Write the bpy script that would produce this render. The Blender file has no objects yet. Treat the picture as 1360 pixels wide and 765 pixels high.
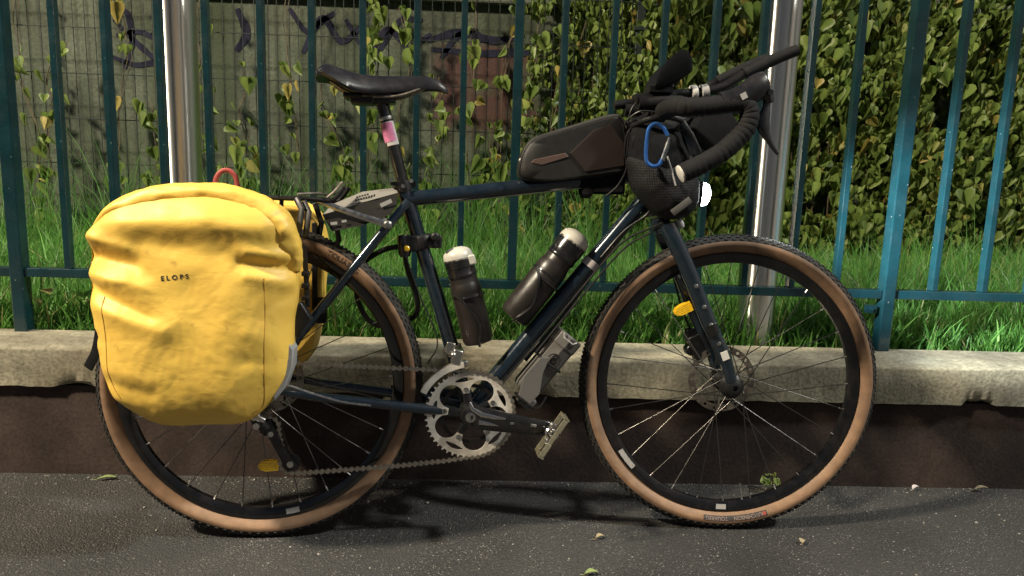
import bpy, bmesh, math, random
import numpy as np
from mathutils import Vector, Matrix, noise
from mathutils.bvhtree import BVHTree

random.seed(7)
rng = np.random.default_rng(11)
scene = bpy.context.scene
C = scene.collection

# ------------------------------------------------------------------ camera
cam_d = bpy.data.cameras.new('camera')
cam_d.sensor_width = 36.0
cam_d.lens = 1007.05 * 36.0 / 1360.0
cam_d.clip_start = 0.05
cam_d.clip_end = 500.0
cam = bpy.data.objects.new('camera', cam_d)
C.objects.link(cam)
CP, CR, CY = 0.1726, 0.0323, 0.0385
cf = Vector((math.sin(CY) * math.cos(CP), math.cos(CY) * math.cos(CP), -math.sin(CP)))
r0 = Vector((math.cos(CY), -math.sin(CY), 0)); u0 = r0.cross(cf)
cr_ = r0 * math.cos(CR) + u0 * math.sin(CR); cu_ = -r0 * math.sin(CR) + u0 * math.cos(CR)
M4 = Matrix((cr_, cu_, -cf)).transposed().to_4x4()
M4.translation = (0.4768, -1.6005, 0.8567)
cam.matrix_world = M4
scene.camera = cam

# ------------------------------------------------------------------ world, key light, exposure
SUN_DIR = Vector((1.0, -0.26, 1.08)).normalized()        # towards the light
el = math.asin(SUN_DIR.z); az = math.atan2(SUN_DIR.x, SUN_DIR.y)
world = bpy.data.worlds.new('World'); scene.world = world; world.use_nodes = True
wn = world.node_tree.nodes; wl = world.node_tree.links
wn.clear()
sky = wn.new('ShaderNodeTexSky'); sky.sky_type = 'NISHITA'; sky.sun_disc = False
sky.sun_elevation = el; sky.sun_rotation = az; sky.dust_density = 4.0
tint = wn.new('ShaderNodeMix'); tint.data_type = 'RGBA'; tint.blend_type = 'MULTIPLY'
tint.inputs[0].default_value = 1.0; tint.inputs[7].default_value = (1.0, 0.93, 0.84, 1)
bg = wn.new('ShaderNodeBackground'); bg.inputs[1].default_value = 0.034
wo = wn.new('ShaderNodeOutputWorld')
wl.new(sky.outputs[0], tint.inputs[6]); wl.new(tint.outputs[2], bg.inputs[0]); wl.new(bg.outputs[0], wo.inputs[0])

sd = bpy.data.lights.new('sun', 'SUN'); sd.energy = 3.1; sd.angle = math.radians(3.5); sd.color = (0.98, 0.99, 0.90)
sun = bpy.data.objects.new('sun', sd); C.objects.link(sun)
sun.rotation_euler = SUN_DIR.to_track_quat('Z', 'Y').to_euler(); sun.location = (4, -2, 5)

vs = scene.view_settings
scene.display_settings.display_device = 'sRGB'
vs.view_transform = 'Standard'; vs.look = 'None'; vs.exposure = 0.0; vs.gamma = 1.0; vs.use_curve_mapping = False
scene.render.engine = 'CYCLES'
scene.cycles.use_denoising = True
scene.cycles.max_bounces = 5; scene.cycles.diffuse_bounces = 2; scene.cycles.transmission_bounces = 2
scene.cycles.sample_clamp_indirect = 4.0

# ------------------------------------------------------------------ helpers
def tag(o, label=None, cat=None, group=None, kind=None):
    if label: o['label'] = label
    if cat: o['category'] = cat
    if group: o['group'] = group
    if kind: o['kind'] = kind
    return o

def empty(name, loc=(0, 0, 0), rot=(0, 0, 0), label=None, cat=None, group=None):
    o = bpy.data.objects.new(name, None); C.objects.link(o)
    o.location = loc; o.rotation_euler = rot; o.empty_display_size = 0.05
    return tag(o, label, cat, group)

def link(name, me, parent=None):
    o = bpy.data.objects.new(name, me); C.objects.link(o)
    if parent: o.parent = parent
    return o

def catmull(pts, n=8, closed=False):
    pts = [Vector(p) for p in pts]; out = []; N = len(pts)
    segs = N if closed else N - 1
    for i in range(segs):
        if closed:
            a, b, c, d = pts[(i - 1) % N], pts[i], pts[(i + 1) % N], pts[(i + 2) % N]
        else:
            b, c = pts[i], pts[i + 1]
            a = pts[i - 1] if i > 0 else b * 2 - c
            d = pts[i + 2] if i + 2 < N else c * 2 - b
        for k in range(n):
            t = k / n
            out.append(0.5 * ((2 * b) + (c - a) * t + (2 * a - 5 * b + 4 * c - d) * t * t + (-a + 3 * b - 3 * c + d) * t ** 3))
    if not closed: out.append(pts[-1])
    return out

class MB:
    def __init__(s): s.v = []; s.f = []; s.m = []
    def add(s, vs, fs, mi=0):
        o = len(s.v); s.v += [tuple(p) for p in vs]; s.f += [tuple(i + o for i in f) for f in fs]; s.m += [mi] * len(fs)
    def box(s, c, size, rot=None, mi=0, top=1.0):
        hx, hy, hz = size[0] / 2, size[1] / 2, size[2] / 2; c = Vector(c)
        pts = []
        for z, k in ((-hz, 1.0), (hz, top)):
            for x, y in ((-hx, -hy), (hx, -hy), (hx, hy), (-hx, hy)):
                p = Vector((x * k, y * k, z))
                if rot is not None: p = rot @ p
                pts.append(c + p)
        s.add(pts, [(3, 2, 1, 0), (4, 5, 6, 7), (0, 1, 5, 4), (1, 2, 6, 5), (2, 3, 7, 6), (3, 0, 4, 7)], mi)
        return s
    def tube(s, pts, r, n=10, closed=False, cap=True, mi=0, flat=None, up=None):
        pts = [Vector(p) for p in pts]; N = len(pts)
        if not isinstance(r, (list, tuple)): r = [r] * N
        rings = []
        t0 = (pts[1] - pts[0]).normalized()
        ref = Vector(up) if up else (Vector((0, 1, 0)) if abs(t0.y) < .9 else Vector((1, 0, 0)))
        a = (ref - t0 * ref.dot(t0)).normalized()
        for i in range(N):
            if closed: t = pts[(i + 1) % N] - pts[(i - 1) % N]
            elif i == 0: t = pts[1] - pts[0]
            elif i == N - 1: t = pts[-1] - pts[-2]
            else: t = (pts[i + 1] - pts[i]).normalized() + (pts[i] - pts[i - 1]).normalized()
            t.normalize()
            if up: a = Vector(up) - t * Vector(up).dot(t)
            else: a = a - t * a.dot(t)
            a.normalize(); b = t.cross(a)
            fa, fb = (flat if flat else (1, 1))
            rings.append([pts[i] + (a * math.cos(2 * math.pi * k / n) * fa + b * math.sin(2 * math.pi * k / n) * fb) * r[i] for k in range(n)])
        vs = [p for q in rings for p in q]; fs = []
        for i in range(N if closed else N - 1):
            j = (i + 1) % N
            for k in range(n):
                l = (k + 1) % n
                fs.append((i * n + k, i * n + l, j * n + l, j * n + k))
        if cap and not closed:
            fs.append(tuple(range(n - 1, -1, -1))); fs.append(tuple((N - 1) * n + k for k in range(n)))
        s.add(vs, fs, mi); return s
    def lathe(s, prof, origin, axis, n=24, mi=0, closed=False, caps=True, mis=None):
        """prof: list of (radius, height along axis)"""
        axis = Vector(axis).normalized(); origin = Vector(origin)
        ref = Vector((0, 0, 1)) if abs(axis.z) < .9 else Vector((1, 0, 0))
        a = (ref - axis * ref.dot(axis)).normalized(); b = axis.cross(a)
        N = len(prof); vs = []
        for (r, h) in prof:
            r = max(r, 1e-5)
            for k in range(n):
                t = 2 * math.pi * k / n
                vs.append(origin + axis * h + (a * math.cos(t) + b * math.sin(t)) * r)
        o = len(s.v); s.v += [tuple(p) for p in vs]
        for i in range(N if closed else N - 1):
            j = (i + 1) % N
            for k in range(n):
                l = (k + 1) % n
                s.f.append((o + i * n + k, o + i * n + l, o + j * n + l, o + j * n + k)); s.m.append(mis[i] if mis else mi)
        if not closed and caps:
            s.f.append(tuple(o + k for k in range(n - 1, -1, -1))); s.m.append(mis[0] if mis else mi)
            s.f.append(tuple(o + (N - 1) * n + k for k in range(n))); s.m.append(mis[-1] if mis else mi)
        return s
    def prism(s, pts, off, mi=0):
        pts = [Vector(p) for p in pts]; off = Vector(off); n = len(pts)
        s.add(pts + [p + off for p in pts], [tuple(range(n - 1, -1, -1)), tuple(range(n, 2 * n))] + [(i, (i + 1) % n, n + (i + 1) % n, n + i) for i in range(n)], mi)
        return s
    def mesh(s, name, mats, smooth=35):
        me = bpy.data.meshes.new(name); me.from_pydata(s.v, [], s.f)
        if not isinstance(mats, (list, tuple)): mats = [mats]
        for m in mats: me.materials.append(m)
        if len(mats) > 1: me.polygons.foreach_set('material_index', s.m)
        bm = bmesh.new(); bm.from_mesh(me); bmesh.ops.recalc_face_normals(bm, faces=bm.faces); bm.to_mesh(me); bm.free()
        if smooth:
            me.polygons.foreach_set('use_smooth', [True] * len(me.polygons)); me.set_sharp_from_angle(angle=math.radians(smooth))
        me.update(); return me
    def pieces(s):
        par = list(range(len(s.v)))
        def find(a):
            while par[a] != a: par[a] = par[par[a]]; a = par[a]
            return a
        for f in s.f:
            for q in f[1:]: par[find(q)] = find(f[0])
        grp = {}
        for f, mi in zip(s.f, s.m): grp.setdefault(find(f[0]), []).append((f, mi))
        out = []
        for fs in grp.values():
            b = MB(); idx = {}
            for f, mi in fs:
                b.f.append(tuple(idx.setdefault(q, len(idx)) for q in f)); b.m.append(mi)
            b.v = [None] * len(idx)
            for q, k in idx.items(): b.v[k] = s.v[q]
            out.append(b)
        return out
    def build(s, name, mats, parent=None, smooth=35, bevel=0):
        if name in EACH:
            ps = s.pieces()
            if len(ps) > 1:
                return [q.build(name, mats, parent, smooth, bevel) for q in ps][-1]
        o = link(name, s.mesh(name, mats, smooth), parent)
        if bevel:
            b = o.modifiers.new('bevel', 'BEVEL'); b.width = bevel; b.segments = 2; b.limit_method = 'ANGLE'; b.angle_limit = math.radians(40)
        return o

EACH = {'chainring_bolt', 'fork_bolt', 'stem_bolt', 'clamp_bolt', 'rim_decal', 'reflective_dash', 'worn_glint', 'bearing_cup', 'cage_bolt', 'rotor_arm', 'rack_spring', 'strap'}

def P(u, v, w=0.0):            # bicycle space: forward, up, towards the street
    return Vector((u, -w, v))

# ------------------------------------------------------------------ materials
def nd(t, typ, **kw):
    n = t.nodes.new(typ)
    for k, v in kw.items(): setattr(n, k, v)
    return n
def mat(name, col, rough=0.5, metal=0.0, var=0.0, vscale=30, bump=0.0, bscale=200, coat=0.0, spec=0.5, dirt=0.0, dcol=(.05, .04, .03), dscale=8, sheen=0, detail=4, rvar=0.0, trans=0):
    m = bpy.data.materials.new(name); m.use_nodes = True; t = m.node_tree
    b = t.nodes['Principled BSDF']
    b.inputs['Base Color'].default_value = (*col, 1); b.inputs['Roughness'].default_value = rough
    b.inputs['Metallic'].default_value = metal; b.inputs['Coat Weight'].default_value = coat; b.inputs['Coat Roughness'].default_value = .08
    b.inputs['Specular IOR Level'].default_value = spec
    b.inputs['Transmission Weight'].default_value = trans
    if sheen: b.inputs['Sheen Weight'].default_value = sheen
    tc = nd(t, 'ShaderNodeTexCoord'); last = None
    if var:
        n = nd(t, 'ShaderNodeTexNoise'); n.inputs['Scale'].default_value = vscale; n.inputs['Detail'].default_value = detail
        t.links.new(tc.outputs['Object'], n.inputs['Vector'])
        r = nd(t, 'ShaderNodeValToRGB'); r.color_ramp.elements[0].position = .3; r.color_ramp.elements[1].position = .7
        r.color_ramp.elements[0].color = (*[c * (1 - var) for c in col], 1); r.color_ramp.elements[1].color = (*[min(1, c * (1 + var)) for c in col], 1)
        t.links.new(n.outputs['Fac'], r.inputs['Fac']); last = r.outputs['Color']
    if dirt:
        n = nd(t, 'ShaderNodeTexNoise'); n.inputs['Scale'].default_value = dscale; n.inputs['Detail'].default_value = 8; n.inputs['Roughness'].default_value = .65
        t.links.new(tc.outputs['Object'], n.inputs['Vector'])
        r = nd(t, 'ShaderNodeValToRGB'); r.color_ramp.elements[0].position = .45; r.color_ramp.elements[1].position = .75
        r.color_ramp.elements[0].color = (0, 0, 0, 1); r.color_ramp.elements[1].color = (dirt, dirt, dirt, 1)
        t.links.new(n.outputs['Fac'], r.inputs['Fac'])
        mx = nd(t, 'ShaderNodeMix', data_type='RGBA'); t.links.new(r.outputs['Color'], mx.inputs[0])
        if last: t.links.new(last, mx.inputs[6])
        else: mx.inputs[6].default_value = (*col, 1)
        mx.inputs[7].default_value = (*dcol, 1); last = mx.outputs[2]
    if last: t.links.new(last, b.inputs['Base Color'])
    if rvar:
        n = nd(t, 'ShaderNodeTexNoise'); n.inputs['Scale'].default_value = vscale * 1.7; n.inputs['Detail'].default_value = 6
        t.links.new(tc.outputs['Object'], n.inputs['Vector'])
        mr = nd(t, 'ShaderNodeMapRange'); mr.inputs['From Min'].default_value = .3; mr.inputs['From Max'].default_value = .7
        mr.inputs['To Min'].default_value = max(.02, rough - rvar); mr.inputs['To Max'].default_value = min(1, rough + rvar)
        t.links.new(n.outputs['Fac'], mr.inputs['Value']); t.links.new(mr.outputs['Result'], b.inputs['Roughness'])
    if bump:
        n = nd(t, 'ShaderNodeTexNoise'); n.inputs['Scale'].default_value = bscale; n.inputs['Detail'].default_value = 6
        t.links.new(tc.outputs['Object'], n.inputs['Vector'])
        bp = nd(t, 'ShaderNodeBump'); bp.inputs['Strength'].default_value = bump; bp.inputs['Distance'].default_value = .002
        t.links.new(n.outputs['Fac'], bp.inputs['Height']); t.links.new(bp.outputs['Normal'], b.inputs['Normal'])
    return m

def emat(name, col, strength):
    m = bpy.data.materials.new(name); m.use_nodes = True; b = m.node_tree.nodes['Principled BSDF']
    b.inputs['Base Color'].default_value = (*col, 1); b.inputs['Emission Color'].default_value = (*col, 1); b.inputs['Emission Strength'].default_value = strength
    return m

M = {}
M['paint'] = mat('frame paint', (.009, .019, .032), .2, .3, coat=1.0, var=.25, vscale=60, rvar=.05, dirt=.2, dcol=(.06, .05, .04), dscale=30)
M['fork_paint'] = mat('fork paint', (.007, .016, .026), .2, .2, coat=1.0, rvar=.05, dirt=.2, dcol=(.06, .05, .04), dscale=30)
M['black_metal'] = mat('black metal', (.012, .012, .013), .35, .4, rvar=.1, dirt=.3, dcol=(.06, .05, .045), dscale=40)
M['gloss_black'] = mat('gloss black', (.008, .008, .009), .22, .1, coat=.5, rvar=.08, dirt=.25, dcol=(.05, .045, .04), dscale=50)
M['rubber'] = mat('black rubber', (.020, .019, .018), .75, spec=.3, var=.3, vscale=80, bump=.4, bscale=600, dirt=.5, dcol=(.09, .08, .065), dscale=30)
M['tan'] = mat('tan sidewall', (.24, .142, .082), .62, var=.2, vscale=40, bump=.15, bscale=900, dirt=.5, dcol=(.11, .07, .05), dscale=18)
M['rim'] = mat('black rim', (.006, .006, .007), .16, .2, coat=.6, rvar=.06, dirt=.25, dcol=(.06, .05, .045), dscale=40)
M['spoke'] = mat('dark spoke', (.10, .095, .09), .3, .9)
M['steel'] = mat('steel', (.55, .54, .52), .28, 1.0, rvar=.12, vscale=40)
M['chain'] = mat('chain steel', (.40, .36, .31), .38, .9, rvar=.12, vscale=120, dirt=.4, dcol=(.06, .045, .03), dscale=150)
M['dull_steel'] = mat('grimy steel', (.26, .23, .20), .45, .9, rvar=.15, vscale=80, dirt=.6, dcol=(.05, .035, .02), dscale=60)
M['alloy'] = mat('chainring alloy', (.68, .64, .58), .42, .35, var=.12, vscale=40, rvar=.12, dirt=.45, dcol=(.10, .08, .06), dscale=25)
M['chrome'] = mat('polished steel', (.60, .59, .57), .2, 1.0, rvar=.08, vscale=30)
M['gold'] = mat('brassy pedal', (.66, .61, .44), .26, .85, rvar=.12, vscale=60, dirt=.3, dcol=(.2, .16, .1), dscale=60)
M['tape'] = mat('bar tape', (.010, .010, .011), .75, spec=.2, var=.2, vscale=60, bump=.5, bscale=500)
M['black_plastic'] = mat('black plastic', (.010, .010, .011), .42, spec=.35, bump=.15, bscale=700, rvar=.1)
M['fabric'] = mat('black fabric', (.006, .0065, .008), .85, spec=.15, var=.25, vscale=90, bump=.5, bscale=900)
M['saddle'] = mat('saddle cover', (.008, .008, .011), .34, bump=.1, bscale=500, rvar=.08, dirt=.3, dcol=(.06, .05, .05), dscale=20)
M['white'] = mat('white plastic', (.62, .60, .55), .5, dirt=.3, dcol=(.35, .32, .27), dscale=60)
M['grey_band'] = mat('grey band', (.35, .34, .33), .7, bump=.3, bscale=600)
M['blue'] = mat('blue anodised', (.06, .20, .62), .25, .7)
M['amber'] = mat('amber reflector', (.78, .46, .02), .22, var=.12, vscale=120, coat=.6)
M['red'] = mat('red strap', (.32, .05, .04), .6)
M['bottle'] = mat('black bottle', (.016, .013, .012), .38, rvar=.08, vscale=20, bump=.08, bscale=80, dirt=.2, dcol=(.05, .035, .03), dscale=12)
M['dome'] = mat('milky cap', (.50, .48, .43), .35, var=.1, vscale=40)
M['keg'] = mat('grey canister', (.085, .08, .075), .5, var=.15, vscale=30, bump=.15, bscale=300)
M['ledge_grey'] = mat('grey plate', (.18, .17, .155), .5, var=.1, vscale=30, dirt=.4, dcol=(.12, .10, .08), dscale=30)
M['plate_dark'] = mat('dark plate', (.012, .011, .010), .75, spec=.15, dirt=.3, dcol=(.03, .027, .024), dscale=30)
M['ink'] = mat('black print', (.02, .017, .015), .6)
M['label_dark'] = mat('tyre label', (.035, .03, .03), .6)
M['label_pale'] = mat('tyre lettering', (.20, .15, .13), .6)
M['pink'] = mat('pink sticker', (.50, .16, .30), .5, var=.25, vscale=90)
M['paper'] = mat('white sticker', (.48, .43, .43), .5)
M['panel_brown'] = mat('bag panel', (.022, .014, .012), .5, spec=.3, bump=.12, bscale=700)  # brown tint puts a maroon reflection into the panel colour
M['yellow'] = mat('yellow bag cloth', (.785, .51, .088), .5, var=.07, vscale=7, bump=.12, bscale=900, dirt=.25, dcol=(.46, .25, .05), dscale=6, rvar=.06)
def bagcloth():
    m = M['yellow']; t = m.node_tree; b = t.nodes['Principled BSDF']; tc = nd(t, 'ShaderNodeTexCoord')
    hs = []
    for sc, st in ((9, 1.0), (26, .45), (60, .2)):
        mp = nd(t, 'ShaderNodeMapping'); mp.inputs['Rotation'].default_value = (0, .5 + sc, 0); mp.inputs['Scale'].default_value = (1, 1, 1.7); t.links.new(tc.outputs['Object'], mp.inputs['Vector'])
        n = nd(t, 'ShaderNodeTexNoise'); n.inputs['Scale'].default_value = sc; n.inputs['Detail'].default_value = 2; n.inputs['Distortion'].default_value = .6; t.links.new(mp.outputs[0], n.inputs['Vector'])
        s1 = nd(t, 'ShaderNodeMath', operation='SUBTRACT'); t.links.new(n.outputs['Fac'], s1.inputs[0]); s1.inputs[1].default_value = .5
        a1 = nd(t, 'ShaderNodeMath', operation='ABSOLUTE'); t.links.new(s1.outputs[0], a1.inputs[0])
        p1 = nd(t, 'ShaderNodeMath', operation='POWER'); t.links.new(a1.outputs[0], p1.inputs[0]); p1.inputs[1].default_value = .6
        m1 = nd(t, 'ShaderNodeMath', operation='MULTIPLY'); t.links.new(p1.outputs[0], m1.inputs[0]); m1.inputs[1].default_value = st; hs.append(m1)
    a = nd(t, 'ShaderNodeMath', operation='ADD'); t.links.new(hs[0].outputs[0], a.inputs[0]); t.links.new(hs[1].outputs[0], a.inputs[1])
    a2 = nd(t, 'ShaderNodeMath', operation='ADD'); t.links.new(a.outputs[0], a2.inputs[0]); t.links.new(hs[2].outputs[0], a2.inputs[1])
    bp = nd(t, 'ShaderNodeBump'); bp.inputs['Strength'].default_value = .22; bp.inputs['Distance'].default_value = .004
    t.links.new(a2.outputs[0], bp.inputs['Height'])
    old = b.inputs['Normal'].links[0].from_node; t.links.new(bp.outputs['Normal'], old.inputs['Normal'])
    # dark scuffs
    src = b.inputs['Base Color'].links[0].from_socket
    n = nd(t, 'ShaderNodeTexNoise'); n.inputs['Scale'].default_value = 34; n.inputs['Detail'].default_value = 6; t.links.new(tc.outputs['Object'], n.inputs['Vector'])
    mr = nd(t, 'ShaderNodeMapRange'); mr.inputs['From Min'].default_value = .66; mr.inputs['From Max'].default_value = .78; mr.inputs['To Max'].default_value = .6; t.links.new(n.outputs['Fac'], mr.inputs['Value'])
    mx = nd(t, 'ShaderNodeMix', data_type='RGBA'); t.links.new(mr.outputs[0], mx.inputs[0]); t.links.new(src, mx.inputs[6]); mx.inputs[7].default_value = (.25, .13, .04, 1); t.links.new(mx.outputs[2], b.inputs['Base Color'])
bagcloth()
M['yellow_seam'] = mat('bag seam', (.40, .22, .03), .6)
M['grey_cloth'] = mat('grey reflective patch', (.28, .28, .28), .45)
# fence
M['fence'] = mat('blue green fence paint', (.004, .023, .029), .22, .0, var=.25, vscale=14, coat=.3, bump=.25, bscale=120, dirt=.35, dcol=(.02, .035, .04), dscale=16, rvar=.1)
_t = M['fence'].node_tree; _b = _t.nodes['Principled BSDF']; _src = _b.inputs['Base Color'].links[0].from_socket
_tc = nd(_t, 'ShaderNodeTexCoord'); _vo = nd(_t, 'ShaderNodeTexVoronoi'); _vo.inputs['Scale'].default_value = 38; _t.links.new(_tc.outputs['Object'], _vo.inputs['Vector'])
_no = nd(_t, 'ShaderNodeTexNoise'); _no.inputs['Scale'].default_value = 5; _t.links.new(_tc.outputs['Object'], _no.inputs['Vector'])
_ma = nd(_t, 'ShaderNodeMath', operation='MULTIPLY_ADD'); _t.links.new(_no.outputs['Fac'], _ma.inputs[0]); _ma.inputs[1].default_value = .22; _ma.inputs[2].default_value = -.055
_lt = nd(_t, 'ShaderNodeMath', operation='LESS_THAN'); _t.links.new(_vo.outputs['Distance'], _lt.inputs[0]); _t.links.new(_ma.outputs[0], _lt.inputs[1])
_mx = nd(_t, 'ShaderNodeMix', data_type='RGBA'); _t.links.new(_lt.outputs[0], _mx.inputs[0]); _t.links.new(_src, _mx.inputs[6]); _mx.inputs[7].default_value = (.13, .14, .13, 1); _t.links.new(_mx.outputs[2], _b.inputs['Base Color'])
M['wire'] = mat('green wire', (.012, .020, .018), .5, .2)
M['stainless'] = mat('stainless pole', (.86, .84, .80), .34, 1.0)
_t = M['stainless'].node_tree; _b = _t.nodes['Principled BSDF']; _b.inputs['Anisotropic'].default_value = 1.0; _b.inputs['Anisotropic Rotation'].default_value = .25
_tg = _t.nodes.new('ShaderNodeTangent'); _tg.direction_type = 'RADIAL'; _tg.axis = 'Z'; _t.links.new(_tg.outputs[0], _b.inputs['Tangent'])
M['soil'] = mat('soil', (.035, .028, .018), .95, var=.4, vscale=20, bump=.8, bscale=60)
# ------------------------------------------------------------------ setting materials
def asphalt():
    m = bpy.data.materials.new('asphalt'); m.use_nodes = True; t = m.node_tree; b = t.nodes['Principled BSDF']
    tc = nd(t, 'ShaderNodeTexCoord')
    def nz(scale, detail=5):
        n = nd(t, 'ShaderNodeTexNoise'); n.inputs['Scale'].default_value = scale; n.inputs['Detail'].default_value = detail
        t.links.new(tc.outputs['Object'], n.inputs['Vector']); return n
    big = nz(2.2); fine = nz(160, 3)
    vo = nd(t, 'ShaderNodeTexVoronoi'); vo.inputs['Scale'].default_value = 240; t.links.new(tc.outputs['Object'], vo.inputs['Vector'])
    r1 = nd(t, 'ShaderNodeValToRGB'); e = r1.color_ramp.elements
    e[0].position = .36; e[0].color = (.017, .0167, .0165, 1); e[1].position = .66; e[1].color = (.039, .0383, .0375, 1)
    t.links.new(big.outputs['Fac'], r1.inputs['Fac'])
    # pale stones: random cells picked by colour value
    sep = nd(t, 'ShaderNodeSeparateColor'); t.links.new(vo.outputs['Color'], sep.inputs[0])
    gt = nd(t, 'ShaderNodeMapRange'); gt.inputs['From Min'].default_value = .70; gt.inputs['From Max'].default_value = 1.0
    t.links.new(sep.outputs[0], gt.inputs['Value'])
    ds = nd(t, 'ShaderNodeMapRange'); ds.inputs['From Min'].default_value = .45; ds.inputs['From Max'].default_value = .2
    t.links.new(vo.outputs['Distance'], ds.inputs['Value'])
    mu = nd(t, 'ShaderNodeMath', operation='MULTIPLY'); t.links.new(gt.outputs[0], mu.inputs[0]); t.links.new(ds.outputs[0], mu.inputs[1])
    mu2 = nd(t, 'ShaderNodeMath', operation='MULTIPLY'); t.links.new(mu.outputs[0], mu2.inputs[0]); mk = nz(7, 4); mkr = nd(t, 'ShaderNodeMapRange'); mkr.inputs['From Min'].default_value = .38; mkr.inputs['From Max'].default_value = .66; mkr.inputs['To Min'].default_value = .12; t.links.new(mk.outputs['Fac'], mkr.inputs['Value']); t.links.new(mkr.outputs[0], mu2.inputs[1])
    mx = nd(t, 'ShaderNodeMix', data_type='RGBA'); t.links.new(mu2.outputs[0], mx.inputs[0]); t.links.new(r1.outputs['Color'], mx.inputs[6]); mx.inputs[7].default_value = (.36, .345, .32, 1)
    fm = nd(t, 'ShaderNodeMix', data_type='RGBA', blend_type='MULTIPLY'); fm.inputs[0].default_value = .8
    rf = nd(t, 'ShaderNodeValToRGB'); rf.color_ramp.elements[0].position = .35; rf.color_ramp.elements[0].color = (.5, .5, .5, 1); rf.color_ramp.elements[1].position = .65; rf.color_ramp.elements[1].color = (1.25, 1.25, 1.25, 1)
    t.links.new(fine.outputs['Fac'], rf.inputs['Fac']); t.links.new(mx.outputs[2], fm.inputs[6]); t.links.new(rf.outputs['Color'], fm.inputs[7])
    t.links.new(fm.outputs[2], b.inputs['Base Color'])
    b.inputs['Roughness'].default_value = .72
    hs = nd(t, 'ShaderNodeMath', operation='SUBTRACT'); t.links.new(fine.outputs['Fac'], hs.inputs[0]); t.links.new(vo.outputs['Distance'], hs.inputs[1])
    bp = nd(t, 'ShaderNodeBump'); bp.inputs['Strength'].default_value = .8; bp.inputs['Distance'].default_value = .0035
    t.links.new(hs.outputs[0], bp.inputs['Height']); t.links.new(bp.outputs['Normal'], b.inputs['Normal'])
    return m

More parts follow.
